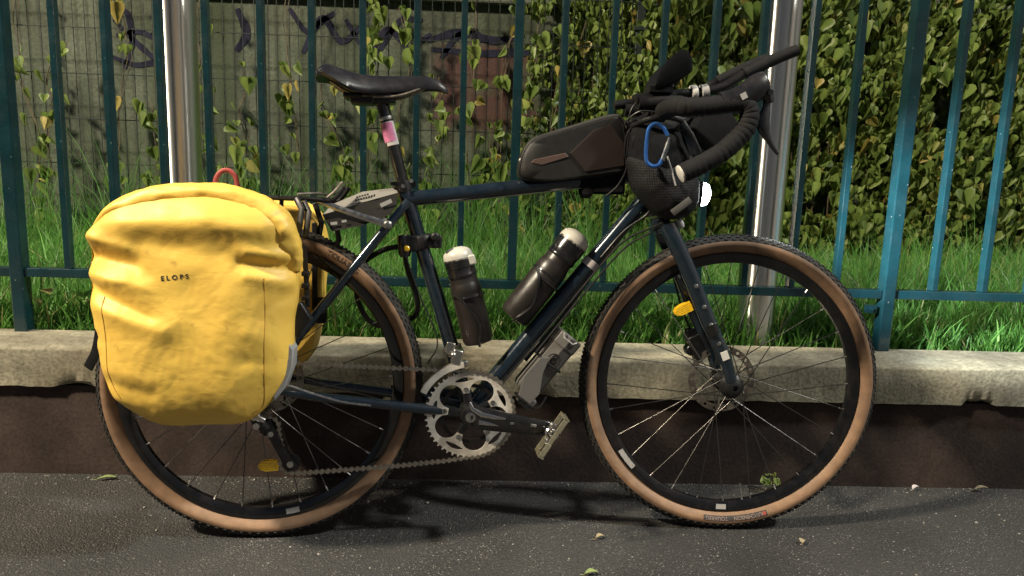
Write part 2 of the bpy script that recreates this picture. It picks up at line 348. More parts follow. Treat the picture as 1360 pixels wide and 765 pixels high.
def concrete(name, c0, c1, c2, scale=6, bump=.6, bd=.004, green=None):
    m = bpy.data.materials.new(name); m.use_nodes = True; t = m.node_tree; b = t.nodes['Principled BSDF']
    tc = nd(t, 'ShaderNodeTexCoord')
    n1 = nd(t, 'ShaderNodeTexNoise'); n1.inputs['Scale'].default_value = scale; n1.inputs['Detail'].default_value = 9; n1.inputs['Roughness'].default_value = .68
    n2 = nd(t, 'ShaderNodeTexNoise'); n2.inputs['Scale'].default_value = scale * 22; n2.inputs['Detail'].default_value = 6
    for n in (n1, n2): t.links.new(tc.outputs['Object'], n.inputs['Vector'])
    r = nd(t, 'ShaderNodeValToRGB'); e = r.color_ramp.elements
    e[0].position = .32; e[0].color = (*c0, 1); e[1].position = .7; e[1].color = (*c2, 1); x = e.new(.5); x.color = (*c1, 1)
    t.links.new(n1.outputs['Fac'], r.inputs['Fac'])
    mx = nd(t, 'ShaderNodeMix', data_type='RGBA', blend_type='MULTIPLY'); mx.inputs[0].default_value = .7
    rf = nd(t, 'ShaderNodeValToRGB'); rf.color_ramp.elements[0].position = .35; rf.color_ramp.elements[0].color = (.55, .53, .5, 1); rf.color_ramp.elements[1].position = .6; rf.color_ramp.elements[1].color = (1.1, 1.1, 1.1, 1)
    t.links.new(n2.outputs['Fac'], rf.inputs['Fac']); t.links.new(r.outputs['Color'], mx.inputs[6]); t.links.new(rf.outputs['Color'], mx.inputs[7])
    out = mx.outputs[2]
    if green:
        # vertical algae streaks
        mp = nd(t, 'ShaderNodeMapping'); mp.inputs['Scale'].default_value = (7, 7, 1.0); t.links.new(tc.outputs['Object'], mp.inputs['Vector'])
        n3 = nd(t, 'ShaderNodeTexNoise'); n3.inputs['Scale'].default_value = 1.0; n3.inputs['Detail'].default_value = 7; t.links.new(mp.outputs[0], n3.inputs['Vector'])
        rr = nd(t, 'ShaderNodeValToRGB'); rr.color_ramp.elements[0].position = .42; rr.color_ramp.elements[0].color = (0, 0, 0, 1); rr.color_ramp.elements[1].position = .66; rr.color_ramp.elements[1].color = (.85, .85, .85, 1)
        t.links.new(n3.outputs['Fac'], rr.inputs['Fac'])
        m2 = nd(t, 'ShaderNodeMix', data_type='RGBA'); t.links.new(rr.outputs['Color'], m2.inputs[0]); t.links.new(out, m2.inputs[6]); m2.inputs[7].default_value = (*green, 1); out = m2.outputs[2]
        # worn brick red paint patch
        sx = nd(t, 'ShaderNodeSeparateXYZ'); t.links.new(tc.outputs['Object'], sx.inputs[0])
        def band(sock, a, b_, c_, d_):
            q = nd(t, 'ShaderNodeMapRange', interpolation_type='SMOOTHSTEP'); q.inputs['From Min'].default_value = a; q.inputs['From Max'].default_value = b_; t.links.new(sock, q.inputs['Value'])
            q2 = nd(t, 'ShaderNodeMapRange', interpolation_type='SMOOTHSTEP'); q2.inputs['From Min'].default_value = d_; q2.inputs['From Max'].default_value = c_; t.links.new(sock, q2.inputs['Value'])
            z = nd(t, 'ShaderNodeMath', operation='MULTIPLY'); t.links.new(q.outputs[0], z.inputs[0]); t.links.new(q2.outputs[0], z.inputs[1]); return z
        bx = band(sx.outputs[0], .16, .26, .80, .95); bz = band(sx.outputs[2], .86, 1.05, 1.34, 1.40)
        z = nd(t, 'ShaderNodeMath', operation='MULTIPLY'); t.links.new(bx.outputs[0], z.inputs[0]); t.links.new(bz.outputs[0], z.inputs[1])
        n4 = nd(t, 'ShaderNodeTexNoise'); n4.inputs['Scale'].default_value = 5; n4.inputs['Detail'].default_value = 8; t.links.new(tc.outputs['Object'], n4.inputs['Vector'])
        r4 = nd(t, 'ShaderNodeMapRange'); r4.inputs['From Min'].default_value = .40; r4.inputs['From Max'].default_value = .52; t.links.new(n4.outputs['Fac'], r4.inputs['Value'])
        z2 = nd(t, 'ShaderNodeMath', operation='MULTIPLY'); t.links.new(z.outputs[0], z2.inputs[0]); t.links.new(r4.outputs[0], z2.inputs[1])
        m3 = nd(t, 'ShaderNodeMix', data_type='RGBA'); t.links.new(z2.outputs[0], m3.inputs[0]); t.links.new(out, m3.inputs[6]); m3.inputs[7].default_value = (.058, .027, .023, 1); out = m3.outputs[2]
    t.links.new(out, b.inputs['Base Color']); b.inputs['Roughness'].default_value = .9
    ad = nd(t, 'ShaderNodeMath', operation='ADD'); t.links.new(n1.outputs['Fac'], ad.inputs[0]); t.links.new(n2.outputs['Fac'], ad.inputs[1])
    bp = nd(t, 'ShaderNodeBump'); bp.inputs['Strength'].default_value = bump; bp.inputs['Distance'].default_value = bd
    t.links.new(ad.outputs[0], bp.inputs['Height']); t.links.new(bp.outputs['Normal'], b.inputs['Normal'])
    return m

M['asphalt'] = asphalt()
M['coping'] = concrete('coping concrete', (.105, .092, .064), (.22, .20, .143), (.39, .36, .255), 5, .6, .0022)
M['base'] = concrete('brown painted wall', (.018, .011, .009), (.036, .022, .018), (.068, .045, .036), 5, .4, .0025)
M['backwall'] = concrete('grey green wall', (.032, .040, .029), (.066, .079, .058), (.105, .123, .092), 3, .7, .004, green=(.026, .038, .016))
M['wallcap'] = concrete('dark wall cap', (.05, .06, .05), (.09, .10, .08), (.13, .14, .11), 5)

def leafmat(name, lo, hi, rough=.5, yellow=None, trans=.3):
    m = bpy.data.materials.new(name); m.use_nodes = True; t = m.node_tree
    b = t.nodes['Principled BSDF']; out = t.nodes['Material Output']
    at = nd(t, 'ShaderNodeAttribute', attribute_name='tone'); oi = nd(t, 'ShaderNodeObjectInfo')
    ad = nd(t, 'ShaderNodeMath', operation='ADD'); t.links.new(at.outputs['Fac'], ad.inputs[0]); t.links.new(oi.outputs['Random'], ad.inputs[1])
    fr = nd(t, 'ShaderNodeMath', operation='FRACT'); t.links.new(ad.outputs[0], fr.inputs[0])
    r = nd(t, 'ShaderNodeValToRGB'); e = r.color_ramp.elements
    e[0].position = 0; e[0].color = (*lo, 1); e[1].position = .93; e[1].color = (*hi, 1)
    if yellow: x = e.new(.98); x.color = (*yellow, 1)
    t.links.new(fr.outputs[0], r.inputs['Fac']); t.links.new(r.outputs['Color'], b.inputs['Base Color']); b.inputs['Roughness'].default_value = rough
    tr = nd(t, 'ShaderNodeBsdfTranslucent'); t.links.new(r.outputs['Color'], tr.inputs['Color'])
    ms = nd(t, 'ShaderNodeMixShader'); ms.inputs[0].default_value = trans
    t.links.new(b.outputs[0], ms.inputs[1]); t.links.new(tr.outputs[0], ms.inputs[2]); t.links.new(ms.outputs[0], out.inputs['Surface'])
    return m
M['grass'] = leafmat('grass blade', (.07, .20, .035), (.20, .44, .095), .45, (.36, .35, .15), .55)
M['ivy'] = leafmat('ivy leaf', (.095, .15, .03), (.23, .30, .075), .45, (.36, .29, .08), .4)
M['stem'] = mat('vine stem', (.075, .055, .03), .8, var=.3, vscale=30)
M['fallen'] = mat('fallen leaf', (.20, .26, .09), .6, var=.25, vscale=60)
M['fallen_dry'] = mat('dry leaf', (.30, .24, .15), .7, var=.25, vscale=60)
M['pebble'] = mat('pebble', (.24, .225, .205), .8, var=.3, vscale=5)
M['graffiti'] = mat('dark blue spray paint', (.014, .015, .030), .85, spec=.15, var=.3, vscale=20)

YW, ZL, ZK, YF, ZR = 0.2897, 0.2412, 0.3414, 0.484, 0.504

# ------------------------------------------------------------------ ground
g = MB()
g.add([(-40, -60, 0), (40, -60, 0), (40, .5, 0), (-40, .5, 0)], [(0, 1, 2, 3)])
o = g.build('ground', M['asphalt'], smooth=0); tag(o, kind='structure', label='dark grey asphalt pavement with pale grit')
g = MB()
nx, ny = 60, 24
vs_ = []; X0, X1, Y0, Y1 = -3.5, 5.5, .47, 2.25
for j in range(ny + 1):
    for i in range(nx + 1):
        x = X0 + (X1 - X0) * i / nx; y = Y0 + (Y1 - Y0) * j / ny
        vs_.append((x, y, .315 + .05 * (y - .5) / 1.6 + .02 * noise.noise(Vector((x * 2, y * 2, 0)))))
g.add(vs_, [(j * (nx + 1) + i, j * (nx + 1) + i + 1, (j + 1) * (nx + 1) + i + 1, (j + 1) * (nx + 1) + i) for j in range(ny) for i in range(nx)])
soil = g.build('soil_bed', M['soil'], smooth=60); tag(soil, kind='structure', label='dark soil strip under the grass behind the fence')
def soil_z(x, y): return .315 + .05 * (y - .5) / 1.6
# far ground behind the wall, so that the place goes on
g = MB(); g.add([(-40, 2.2, .3), (40, 2.2, .3), (40, 80, .3), (-40, 80, .3)], [(0, 1, 2, 3)])
tag(g.build('terrain', M['soil'], smooth=0), kind='structure', label='dark ground beyond the back wall')

# ------------------------------------------------------------------ low wall: coping on a brown base
lw = empty('low_wall', (0, YW, 0), label='low brown wall with a pale concrete coping under the fence', cat='wall')
def rough_block(x0, x1, y0, y1, z0, z1, dx, amp, chips=()):
    """box with uneven edges; local coords relative to (0,YW,0)"""
    b = MB(); n = int((x1 - x0) / dx)
    prof = [(y0, z0), (y0, z0 + (z1 - z0) * .18), (y0, z0 + (z1 - z0) * .5), (y0, z1 - .006), (y0 + .002, z1 - .0015), (y0 + .006, z1), (y0 + (y1 - y0) * .33, z1), (y0 + (y1 - y0) * .66, z1), (y1, z1), (y1, z0)]
    k = len(prof); vs = []
    for i in range(n + 1):
        x = x0 + (x1 - x0) * i / n
        for q, (y, z) in enumerate(prof):
            a = noise.noise(Vector((x * 4, y * 6 + 3, z * 6))) * amp * .6 + noise.noise(Vector((x * 45, y * 40, z * 40))) * amp * .28 + noise.noise(Vector((x * 130, y * 90, z * 90))) * amp * .15
            yy, zz = y, z
            if q < 6: yy += a
            if q >= 4 and q < 8: zz += a * .6
            if q == 0:
                zz += abs(noise.noise(Vector((x * 12, 7, 1)))) * amp * .8
                for cx, cw, ch in chips:
                    zz += ch * max(0, 1 - ((x - cx) / cw) ** 2)
                    yy += .012 * max(0, 1 - ((x - cx) / cw) ** 2)
            vs.append((x, yy, zz))
    fs = []
    for i in range(n):
        for q in range(k):
            r_ = (q + 1) % k
            fs.append((i * k + q, i * k + r_, (i + 1) * k + r_, (i + 1) * k + q))
    b.add(vs, fs); return b
edges = [-3.6, -1.02, 2.42, 5.6]
for a, b_ in zip(edges[:-1], edges[1:]):
    rough_block(a + .003, b_ - .003, 0, .20, ZL, ZK, .008, .005, [(1.795, .03, .008), (1.825, .02, .007), (1.77, .012, .005), (-.55, .06, .007), (-.86, .03, .006), (.62, .05, .004)]).build('coping', M['coping'], lw, smooth=50)
b = MB(); b.box((1.0, .108, .12), (9.2, .18, .2414)); b.build('base', M['base'], lw, smooth=0)

# ------------------------------------------------------------------ fence
fence = empty('railing_fence', (0, YF, 0), label='blue green painted steel railing on the low wall', cat='fence')
bar_x = [-1.445, -1.311, -1.177, -1.043, -.91, -.651, -.519, -.383, -.259, -.120, .010, .148, .283, .411, .555, .679, .810, .942, 1.074, 1.207, 1.340, 1.474, 1.754, 1.900, 2.034, 2.168, 2.302, 2.436]
bar_x = [round(-1.445 - .134 * k, 3) for k in range(12, 0, -1)] + bar_x + [round(2.436 + .134 * k, 3) for k in range(1, 12)]
BT = 1.46
def bar_mesh(w, dpt, z0, z1, name):
    m = MB(); m.box((0, 0, (z0 + z1) / 2), (w, dpt, z1 - z0)); me = m.mesh(name, M['fence'], 0); return me
bm_bar = bar_mesh(.0165, .028, ZR + .0125, BT, 'bar')
def addbev(o, w=.002):
    b = o.modifiers.new('bevel', 'BEVEL'); b.width = w; b.segments = 2
for i, x in enumerate(bar_x):
    if x == .555: o = link('bar', bar_mesh(.024, .032, ZR + .0125, BT, 'bar_wide'), fence)
    else: o = link('bar', bm_bar, fence)
    o.location = (x, 0, 0); addbev(o)
    o.rotation_euler = (random.uniform(-.004, .004), random.uniform(-.003, .003), random.uniform(-.12, .12))
bm_post = bar_mesh(.034, .040, ZK - .02, BT + .05, 'post')
for x in (-3.185, -.782, 1.620, 4.022):
    o = link('post', bm_post, fence); o.location = (x, -.004, 0); addbev(o, .003)
for a, b_ in ((-3.167, -.800), (-.764, 1.602), (1.638, 4.004)):
    m = MB(); m.box(((a + b_) / 2, 0, ZR), (b_ - a, .032, .0245)); o = m.build('rail', M['fence'], fence, 0); addbev(o)
    m = MB(); m.box(((a + b_) / 2, 0, BT + .012), (b_ - a, .040, .0235)); o = m.build('rail', M['fence'], fence, 0); addbev(o)
# bolted bracket on the right post
m = MB(); m.box((1.575, -.012, .462), (.030, .012, .022)); m.lathe([(.006, 0), (.006, .006)], (1.574, -.018, .462), (0, -1, 0), 8)
m.build('bracket', M['fence'], fence)

# stainless poles
for x, lab in ((-.385, 'shiny stainless steel pole behind the fence, left of the saddle'), (1.292, 'shiny stainless steel pole behind the fence, beside the handlebar')):
    po = empty('steel_pole', (x, .60, .28), label=lab, cat='pole', group='stainless poles behind the fence')
    m = MB(); m.lathe([(.056, 0), (.056, 2.6)], (0, 0, 0), (0, 0, 1), 64); m.build('tube', M['stainless'], po, 30)
    m = MB(); m.lathe([(.075, .02), (.075, .034), (.058, .036)], (0, 0, 0), (0, 0, 1), 32); m.build('base_flange', M['stainless'], po, 30)
    m = MB(); m.lathe([(.058, 2.6), (.058, 2.62), (.03, 2.64)], (0, 0, 0), (0, 0, 1), 32); m.build('end_cap', M['stainless'], po, 30)

# ------------------------------------------------------------------ back wall
YB = 2.14
bw = empty('back_wall', (0, YB, 0), label='stained grey concrete wall with graffiti behind the wire mesh', cat='wall')
m = MB(); m.box((1, .1, .82), (10, .2, 1.46)); m.build('wall_panel', M['backwall'], bw, 0)
m = MB(); m.box((1, .09, 1.60), (10.05, .28, .10)); m.build('cap', M['wallcap'], bw, 0, bevel=.01)
def stroke(pts, wdt):
    m = MB(); pts = catmull([(x, -.003, z) for x, z in pts], 10); L = len(pts); vs = []; fs = []
    for i, p in enumerate(pts):
        t = (pts[min(i + 1, L - 1)] - pts[max(i - 1, 0)]).normalized(); nn = Vector((-t.z, 0, t.x))
        k = wdt * (.5 + .5 * math.sin(math.pi * (i + .7) / (L + .4))) * (1 + .25 * noise.noise(Vector((p.x * 30, p.z * 30, 0))))
        vs += [p + nn * k / 2, p - nn * k / 2, p + nn * k / 2 + Vector((0, .002, 0)), p - nn * k / 2 + Vector((0, .002, 0))]
    for i in range(L - 1):
        a, b = i * 4, i * 4 + 4
        fs += [(a, a + 1, b + 1, b), (a + 2, b + 2, b + 3, a + 3), (a, b, b + 2, a + 2), (a + 1, a + 3, b + 3, b + 1)]
    m.add(vs, fs); m.build('graffiti_stroke', M['graffiti'], bw, 0)
for pts, w_ in [
    ([(-1.27, 1.42), (-1.19, 1.34), (-1.10, 1.26), (-1.02, 1.20)], .028), ([(-1.23, 1.20), (-1.19, 1.32), (-1.20, 1.44), (-1.24, 1.47)], .03),
    ([(-1.26, 1.35), (-1.15, 1.37), (-1.05, 1.33), (-.98, 1.38)], .026), ([(-1.30, 1.26), (-1.18, 1.22), (-1.06, 1.23), (-1.0, 1.12), (-.98, 1.02)], .028),
    ([(-1.10, 1.44), (-1.04, 1.40), (-1.10, 1.36)], .022),
    ([(-.46, 1.50), (-.38, 1.40), (-.30, 1.46), (-.22, 1.36), (-.12, 1.44)], .035), ([(-.40, 1.30), (-.34, 1.42), (-.25, 1.49)], .03),
    ([(-.20, 1.46), (-.10, 1.33), (0, 1.42), (.10, 1.35), (.2, 1.41)], .034), ([(-.05, 1.31), (.05, 1.46), (.16, 1.47)], .03),
    ([(.18, 1.38), (.34, 1.42), (.50, 1.39), (.64, 1.42)], .04), ([(.25, 1.30), (.32, 1.40), (.42, 1.44)], .03),
    ([(-.70, 1.49), (-.66, 1.38), (-.71, 1.30)], .04), ([(.2, 1.34), (.45, 1.33), (.7, 1.345), (.9, 1.33)], .035)]:
    stroke(pts, w_)

# welded wire mesh
wm = empty('wire_mesh_fence', (0, 2.0, 0), label='dark welded wire mesh panel in front of the stained back wall', cat='mesh fence')
mv = MB(); mv.tube([(0, 0, .34), (0, 0, 1.62)], .0021, 5); mv = mv.mesh('wire', M['wire'], 60)
mh = MB(); mh.tube([(-2.15, 0, 0), (1.15, 0, 0)], .0023, 5); mh = mh.mesh('wire_long', M['wire'], 60)
for i in range(62):
    o = link('wire', mv, wm); o.location = (-1.93 + .05 * i, random.uniform(-.002, .002), 0); o.rotation_euler = (0, random.uniform(-.006, .006), 0)
for k in range(7):
    o = link('horizontal_wire', mh, wm); o.location = (0, -.006, .36 + .2 * k)
for x in (-1.96, 1.165):
    m = MB(); m.box((x, .02, .95), (.04, .04, 1.42)); m.build('mesh_post', M['wire'], wm, 0, bevel=.004)
for z in (1.30, 1.45, .9):
    m = MB(); m.box((1.165, -.004, z), (.06, .012, .02)); m.build('clamp', M['wire'], wm, 0, bevel=.002)

# ------------------------------------------------------------------ grass
def batch_mesh(name, V, F, tone, material, smooth=True):
    me = bpy.data.meshes.new(name)
    V = np.asarray(V, dtype=np.float32); F = np.asarray(F, dtype=np.int32); nf, k = F.shape
    me.vertices.add(len(V)); me.vertices.foreach_set('co', V.ravel())
    me.loops.add(nf * k); me.loops.foreach_set('vertex_index', F.ravel())
    me.polygons.add(nf); me.polygons.foreach_set('loop_start', np.arange(0, nf * k, k, dtype=np.int32))
    if smooth: me.polygons.foreach_set('use_smooth', np.ones(nf, dtype=bool))
    at = me.attributes.new('tone', 'FLOAT', 'POINT'); at.data.foreach_set('value', np.asarray(tone, dtype=np.float32))
    me.materials.append(material); me.update(calc_edges=True); me.validate(); return me

def grass_blades(n, x0, x1, y0, y1, hfun, wid=.0035, seed=1):
    r = np.random.default_rng(seed)
    x = r.uniform(x0, x1, n); y = y0 + (y1 - y0) * r.uniform(0, 1, n)
    # tufts
    nt = n // 45; tx = r.uniform(x0, x1, nt); ty = r.uniform(y0, y1, nt); idx = r.integers(0, nt, n); tuft = r.uniform(0, 1, n) < .72
    x = np.where(tuft, tx[idx] + r.normal(0, .022, n), x); y = np.where(tuft, ty[idx] + r.normal(0, .022, n), y)
    y = np.clip(y, y0, y1)
    h = hfun(x, y, r) * np.where(tuft, .75 + .5 * (idx % 13) / 13, .8)
    a = r.uniform(0, 2 * np.pi, n); bend = r.uniform(.15, 1.0, n) * h * .9
    dx, dy = np.cos(a), np.sin(a) * .8
    w = wid * r.uniform(.6, 1.5, n)
    fa = a + np.pi / 2 + r.normal(0, .5, n); px, py = np.cos(fa), np.sin(fa)
    z = .315 + .05 * (y - .5) / 1.6 - .01
    S = 5; V = np.zeros((n, S * 2, 3)); 
    for s in range(S):
        t = s / (S - 1)
        cx = x + dx * bend * t ** 1.8; cy = y + dy * bend * t ** 1.8
        cz = z + h * (t - .28 * (bend / h) ** 1.5 * t ** 2.6)
        ww = w * (1 - .93 * t ** 1.6) * (1.0 if s else .7)
        V[:, 2 * s] = np.stack([cx + px * ww, cy + py * ww, cz], 1); V[:, 2 * s + 1] = np.stack([cx - px * ww, cy - py * ww, cz], 1)
    V[:, :, 1] = np.maximum(V[:, :, 1], .40 + .05 * (V[:, :, 2] - .34).clip(0))
    base = (np.arange(n) * S * 2)[:, None, None]
    q = np.array([[2 * s, 2 * s + 1, 2 * s + 3, 2 * s + 2] for s in range(S - 1)])[None]
    F = (base + q).reshape(-1, 4)
    tone = np.repeat(np.clip(r.normal(.48, .24, n), 0, .95), S * 2)
    dry = np.repeat(r.uniform(0, 1, n) < .03, S * 2); tone = np.where(dry, .97, tone)
    return V.reshape(-1, 3), F, tone
def hf(x, y, r):
    base = np.where(y < .62, .095, .125)
    return base * r.lognormal(0, .28, len(x)) * (1 + .25 * np.sin(x * 5 + 1) * np.sin(y * 4))
V1, F1, T1 = grass_blades(66000, -2.2, 3.4, .52, 2.08, hf, .0029, 3)
go = link('grass', batch_mesh('grass', V1, F1, T1, M['grass'])); tag(go, 'lush green uncut grass behind the railing', 'grass', kind='stuff')
V3, F3, T3 = grass_blades(9000, -2.2, 3.4, .50, .72, lambda x, y, r: .085 * r.lognormal(0, .3, len(x)), .0032, 9)
go = link('short_grass', batch_mesh('short_grass', V3, F3, np.clip(T3 + .2, 0, .93), M['grass'])); tag(go, 'short bright grass along the back edge of the coping', 'grass', kind='stuff')
V4, F4, T4 = grass_blades(420, -2.0, 3.2, .6, 1.7, lambda x, y, r: .24 * r.lognormal(0, .3, len(x)), .0017, 15)
T4[:] = .98
go = link('straw', batch_mesh('straw', V4, F4, T4, M['grass'])); tag(go, 'scattered dry straw blades in the green grass', 'straw', kind='stuff')
V2, F2, T2 = grass_blades(2600, -2.0, 1.2, 1.7, 1.99, lambda x, y, r: .40 * r.lognormal(0, .28, len(x)), .0015, 5)
T2[:] = np.where(rng.uniform(0, 1, len(T2)) < 2, .97, T2)
go = link('dry_grass', batch_mesh('dry_grass', V2, F2, T2, M['grass'])); tag(go, 'thin straw coloured stalks among the green grass', 'grass', kind='stuff')

# heart shaped leaf (bindweed / ivy), unit length 1 hanging along -z, facing -y
def heart(fold=.25, curl=.2):
    half = [(.0, 0.0), (.16, .10), (.36, .10), (.50, -.06), (.46, -.28), (.28, -.57), (.10, -.85)]
    V = [(0, 0, 0), (0, -.02, -.35), (0, .02, -.7), (0, curl * .5, -1.0)]
    L = []; R = []
    for (x, z) in half[1:]:
        yb = -fold * x + curl * (z * z) * .5
        R.append((x, yb * 1.0, z)); L.append((-x, yb * .8, z))
    V += R + L
    r = list(range(4, 10)); l = list(range(10, 16))
    tri = []
    for s in (r, l):
        tri += [(0, s[0], s[1]), (0, s[1], s[2]), (0, s[2], 1), (1, s[2], s[3]), (1, s[3], s[4]), (1, s[4], 2), (2, s[4], s[5]), (2, s[5], 3)]
    return np.array(V, float), np.array(tri)
HV, HF = heart()
heart_me = []
for fo, cu in ((.25, .2), (.5, .35), (-.15, .1), (.3, -.2)):
    v_, f_ = heart(fo, cu); heart_me.append(batch_mesh('leaf', v_, f_, np.zeros(len(v_)), M['ivy']))

def eul(rx, ry, rz):
    cx, sx, cy, sy, cz, sz = np.cos(rx), np.sin(rx), np.cos(ry), np.sin(ry), np.cos(rz), np.sin(rz)
    Rx = np.array([[1, 0, 0], [0, cx, -sx], [0, sx, cx]]); Ry = np.array([[cy, 0, sy], [0, 1, 0], [-sy, 0, cy]]); Rz = np.array([[cz, -sz, 0], [sz, cz, 0], [0, 0, 1]])
    return Rz @ Ry @ Rx
def leaf_batch(name, items, parent):
    V = []; F = []; T = []; k = 0
    for (p, e, s, tn) in items:
        V.append((HV * s) @ eul(*e).T + np.array(p)); F.append(HF + k); T.append(np.full(len(HV), tn)); k += len(HV)
    o = link(name, batch_mesh(name, np.concatenate(V), np.concatenate(F), np.concatenate(T), M['ivy']), parent); return o

# ivy hedge on the right
ivy = empty('ivy_hedge', (2.2, YB, .33), label='dense curtain of yellow green ivy covering the wall on the right', cat='ivy')
items = []
def ivy_density(x):
    return min(1, max(0, (x - .62) / .55))
for i in range(11000):
    x = rng.uniform(.66, 4.0); 
    if rng.uniform() > .25 + .75 * ivy_density(x): continue
    z = rng.uniform(.36, 1.68)
    lump = .5 + .5 * noise.noise(Vector((x * 3.2, 0, z * 2.6)))
    if noise.noise(Vector((x * 5.5 + 9, 2, z * 3.8))) < -.40: continue
    dep = (.05 + .20 * lump) * rng.uniform(0, 1) ** .6 * (.45 + .55 * ivy_density(x))
    y = YB - .03 - dep
    s = min(.085, rng.lognormal(-2.98, .34)) * (1 if x > 1.1 else .85)
    e = (rng.normal(.28, .34), rng.normal(0, .38), rng.normal(.1, .55))
    items.append(((x, y, z), e, s, dep))
items.sort(key=lambda q: (-q[3] - (q[0][0] < 2.75) * .3))
big = [q for q in items if q[0][0] < 2.8][:300]; bigset = set(id(q) for q in big)
for q in big:
    o = link('leaf', heart_me[rng.integers(0, 4)], ivy)
    o.location = Vector(q[0]) - Vector((2.2, YB, .33)); o.rotation_euler = q[1]; o.scale = (q[2],) * 3
rest = [((q[0][0] - 2.2, q[0][1] - YB, q[0][2] - .33), q[1], q[2], rng.uniform(0, .97)) for q in items if id(q) not in bigset]
tag(leaf_batch('ivy_leaves', rest, ivy), kind='stuff')
for i in range(34):
    x = rng.uniform(.75, 3.6); pts = []; z = 1.66
    while z > .36:
        pts.append((x - 2.2, -.05 - .08 * rng.uniform(), z - .33)); x += rng.normal(0, .03); z -= .12
    m = MB(); m.tube(catmull(pts, 3), .0028, 5); m.build('stem', M['stem'], ivy)

# single hanging vines in front of the wall on the left
vine_spec = [(-1.62, 1.62, .40, 9, 'at the far left edge of the photo'), (-1.22, 1.60, .42, 14, 'by the graffiti left of the pole'), (-.78, 1.6, .5, 13, 'just right of the left steel pole'),
             (-.42, 1.62, .8, 12, 'with a yellow leaf left of the saddle'), (-.06, 1.60, .5, 30, 'thick strand rising behind the saddle'), (.08, 1.5, .55, 26, 'second strand behind the saddle nose'), (.42, 1.62, .62, 12, 'thin strand crossing the red wall patch'),
             (.58, 1.62, .45, 18, 'strand just left of the thick fence bar'), (.78, 1.62, .40, 16, 'bare stringy strand right of the thick fence bar'),
             (-1.42, 1.3, .36, 24, 'low clump behind the first bars'), (-1.05, 1.05, .36, 22, 'low growth behind the top of the yellow bag'), (-.62, 1.2, .36, 22, 'low growth between the left pole and the saddle'),
             (-.28, 1.15, .36, 26, 'low growth under the saddle rear'), (.25, 1.2, .36, 26, 'low growth left of the red wall patch'), (.68, 1.62, .42, 34, 'leafy strand at the edge of the ivy curtain'), (.50, 1.0, .36, 24, 'low growth under the red wall patch')]
for vx, zt, zb, nl, where in vine_spec:
    vo = empty('hanging_vine', (vx, 1.96, .33), label='green leafy vine on the wire mesh, ' + where, cat='vine', group='hanging vines')
    pts = []; x = 0; z = zt
    while z > zb - .05:
        pts.append((x, rng.uniform(-.01, .03), z - .33)); x += rng.normal(0, .018); z -= .09
    path = catmull(pts, 4)
    m = MB(); m.tube(path, .0022, 5); m.build('stem', M['stem'], vo)
    m = MB(); m.tube([p + Vector((.015 * math.sin(p.z * 9 + vx * 5), .008, 0)) for p in path], .0016, 5); m.build('stem', M['stem'], vo)
    for k in range(int(nl * 1.6)):
        p = path[int(rng.uniform(0, .999) * len(path))]
        o = link('leaf', heart_me[rng.integers(0, 4)], vo); o.location = p + Vector((rng.normal(0, .025), -.012 - .02 * rng.uniform(), rng.normal(0, .02)))
        o.rotation_euler = (rng.normal(.3, .3), rng.normal(0, .4), rng.normal(0, .8)); s = rng.lognormal(-3.0, .3); o.scale = (s,) * 3

# broad leaved weeds in the grass on the left and along the fence
def weed_batch(name, cx, cy, n, sx, label):
    it = []
    for i in range(n):
        x = cx + rng.normal(0, sx); y = max(.53, cy + rng.normal(0, .04)); it.append(((x, y, .345 + rng.uniform(.0, .09)), (rng.normal(-1.0, .4), rng.normal(0, .4), rng.uniform(-3, 3)), rng.uniform(.025, .045), rng.uniform(.2, .6)))
    V = []; F = []; T = []; k = 0
    for (p, e, s, tn) in it:
        V.append((HV * s) @ eul(*e).T + np.array(p)); F.append(HF + k); T.append(np.full(len(HV), tn)); k += len(HV)
    o = link(name, batch_mesh(name, np.concatenate(V), np.concatenate(F), np.concatenate(T), M['grass'])); tag(o, label, 'weeds', kind='stuff')
weed_batch('ground_weeds', -.57, .60, 70, .09, 'low broad leaved weeds in the grass beside the yellow bag')
weed_batch('ground_weeds', 1.0, .62, 40, .30, 'low broad leaved weeds in the grass behind the front wheel')

# ------------------------------------------------------------------ grit and fallen leaves
gv = []; gf = []; k = 0
oct_v = np.array([(1, 0, 0), (-1, 0, 0), (0, 1, 0), (0, -1, 0), (0, 0, 1), (0, 0, -.6)], float); oct_f = np.array([(0, 2, 4), (2, 1, 4), (1, 3, 4), (3, 0, 4), (2, 0, 5), (1, 2, 5), (3, 1, 5), (0, 3, 5)])
for i in range(2600):
    x = rng.uniform(-1.2, 2.6); y = rng.uniform(-.6, YW + .012)
    if i % 4 == 0: y = YW + .015 - abs(rng.normal(0, .03))
    s = rng.lognormal(-6.45, .42); sc = np.array([rng.uniform(.7, 1.4), rng.uniform(.7, 1.4), .7]) * s
    gv.append((oct_v * sc + rng.normal(0, .15, (6, 3)) * s) @ eul(0, 0, rng.uniform(0, 6)).T + np.array([x, y, s * .3])); gf.append(oct_f + k); k += 6
go = link('grit', batch_mesh('grit', np.concatenate(gv), np.concatenate(gf), np.zeros(k), M['pebble'], False)); tag(go, 'pale loose grit scattered over the asphalt', 'grit', kind='stuff')

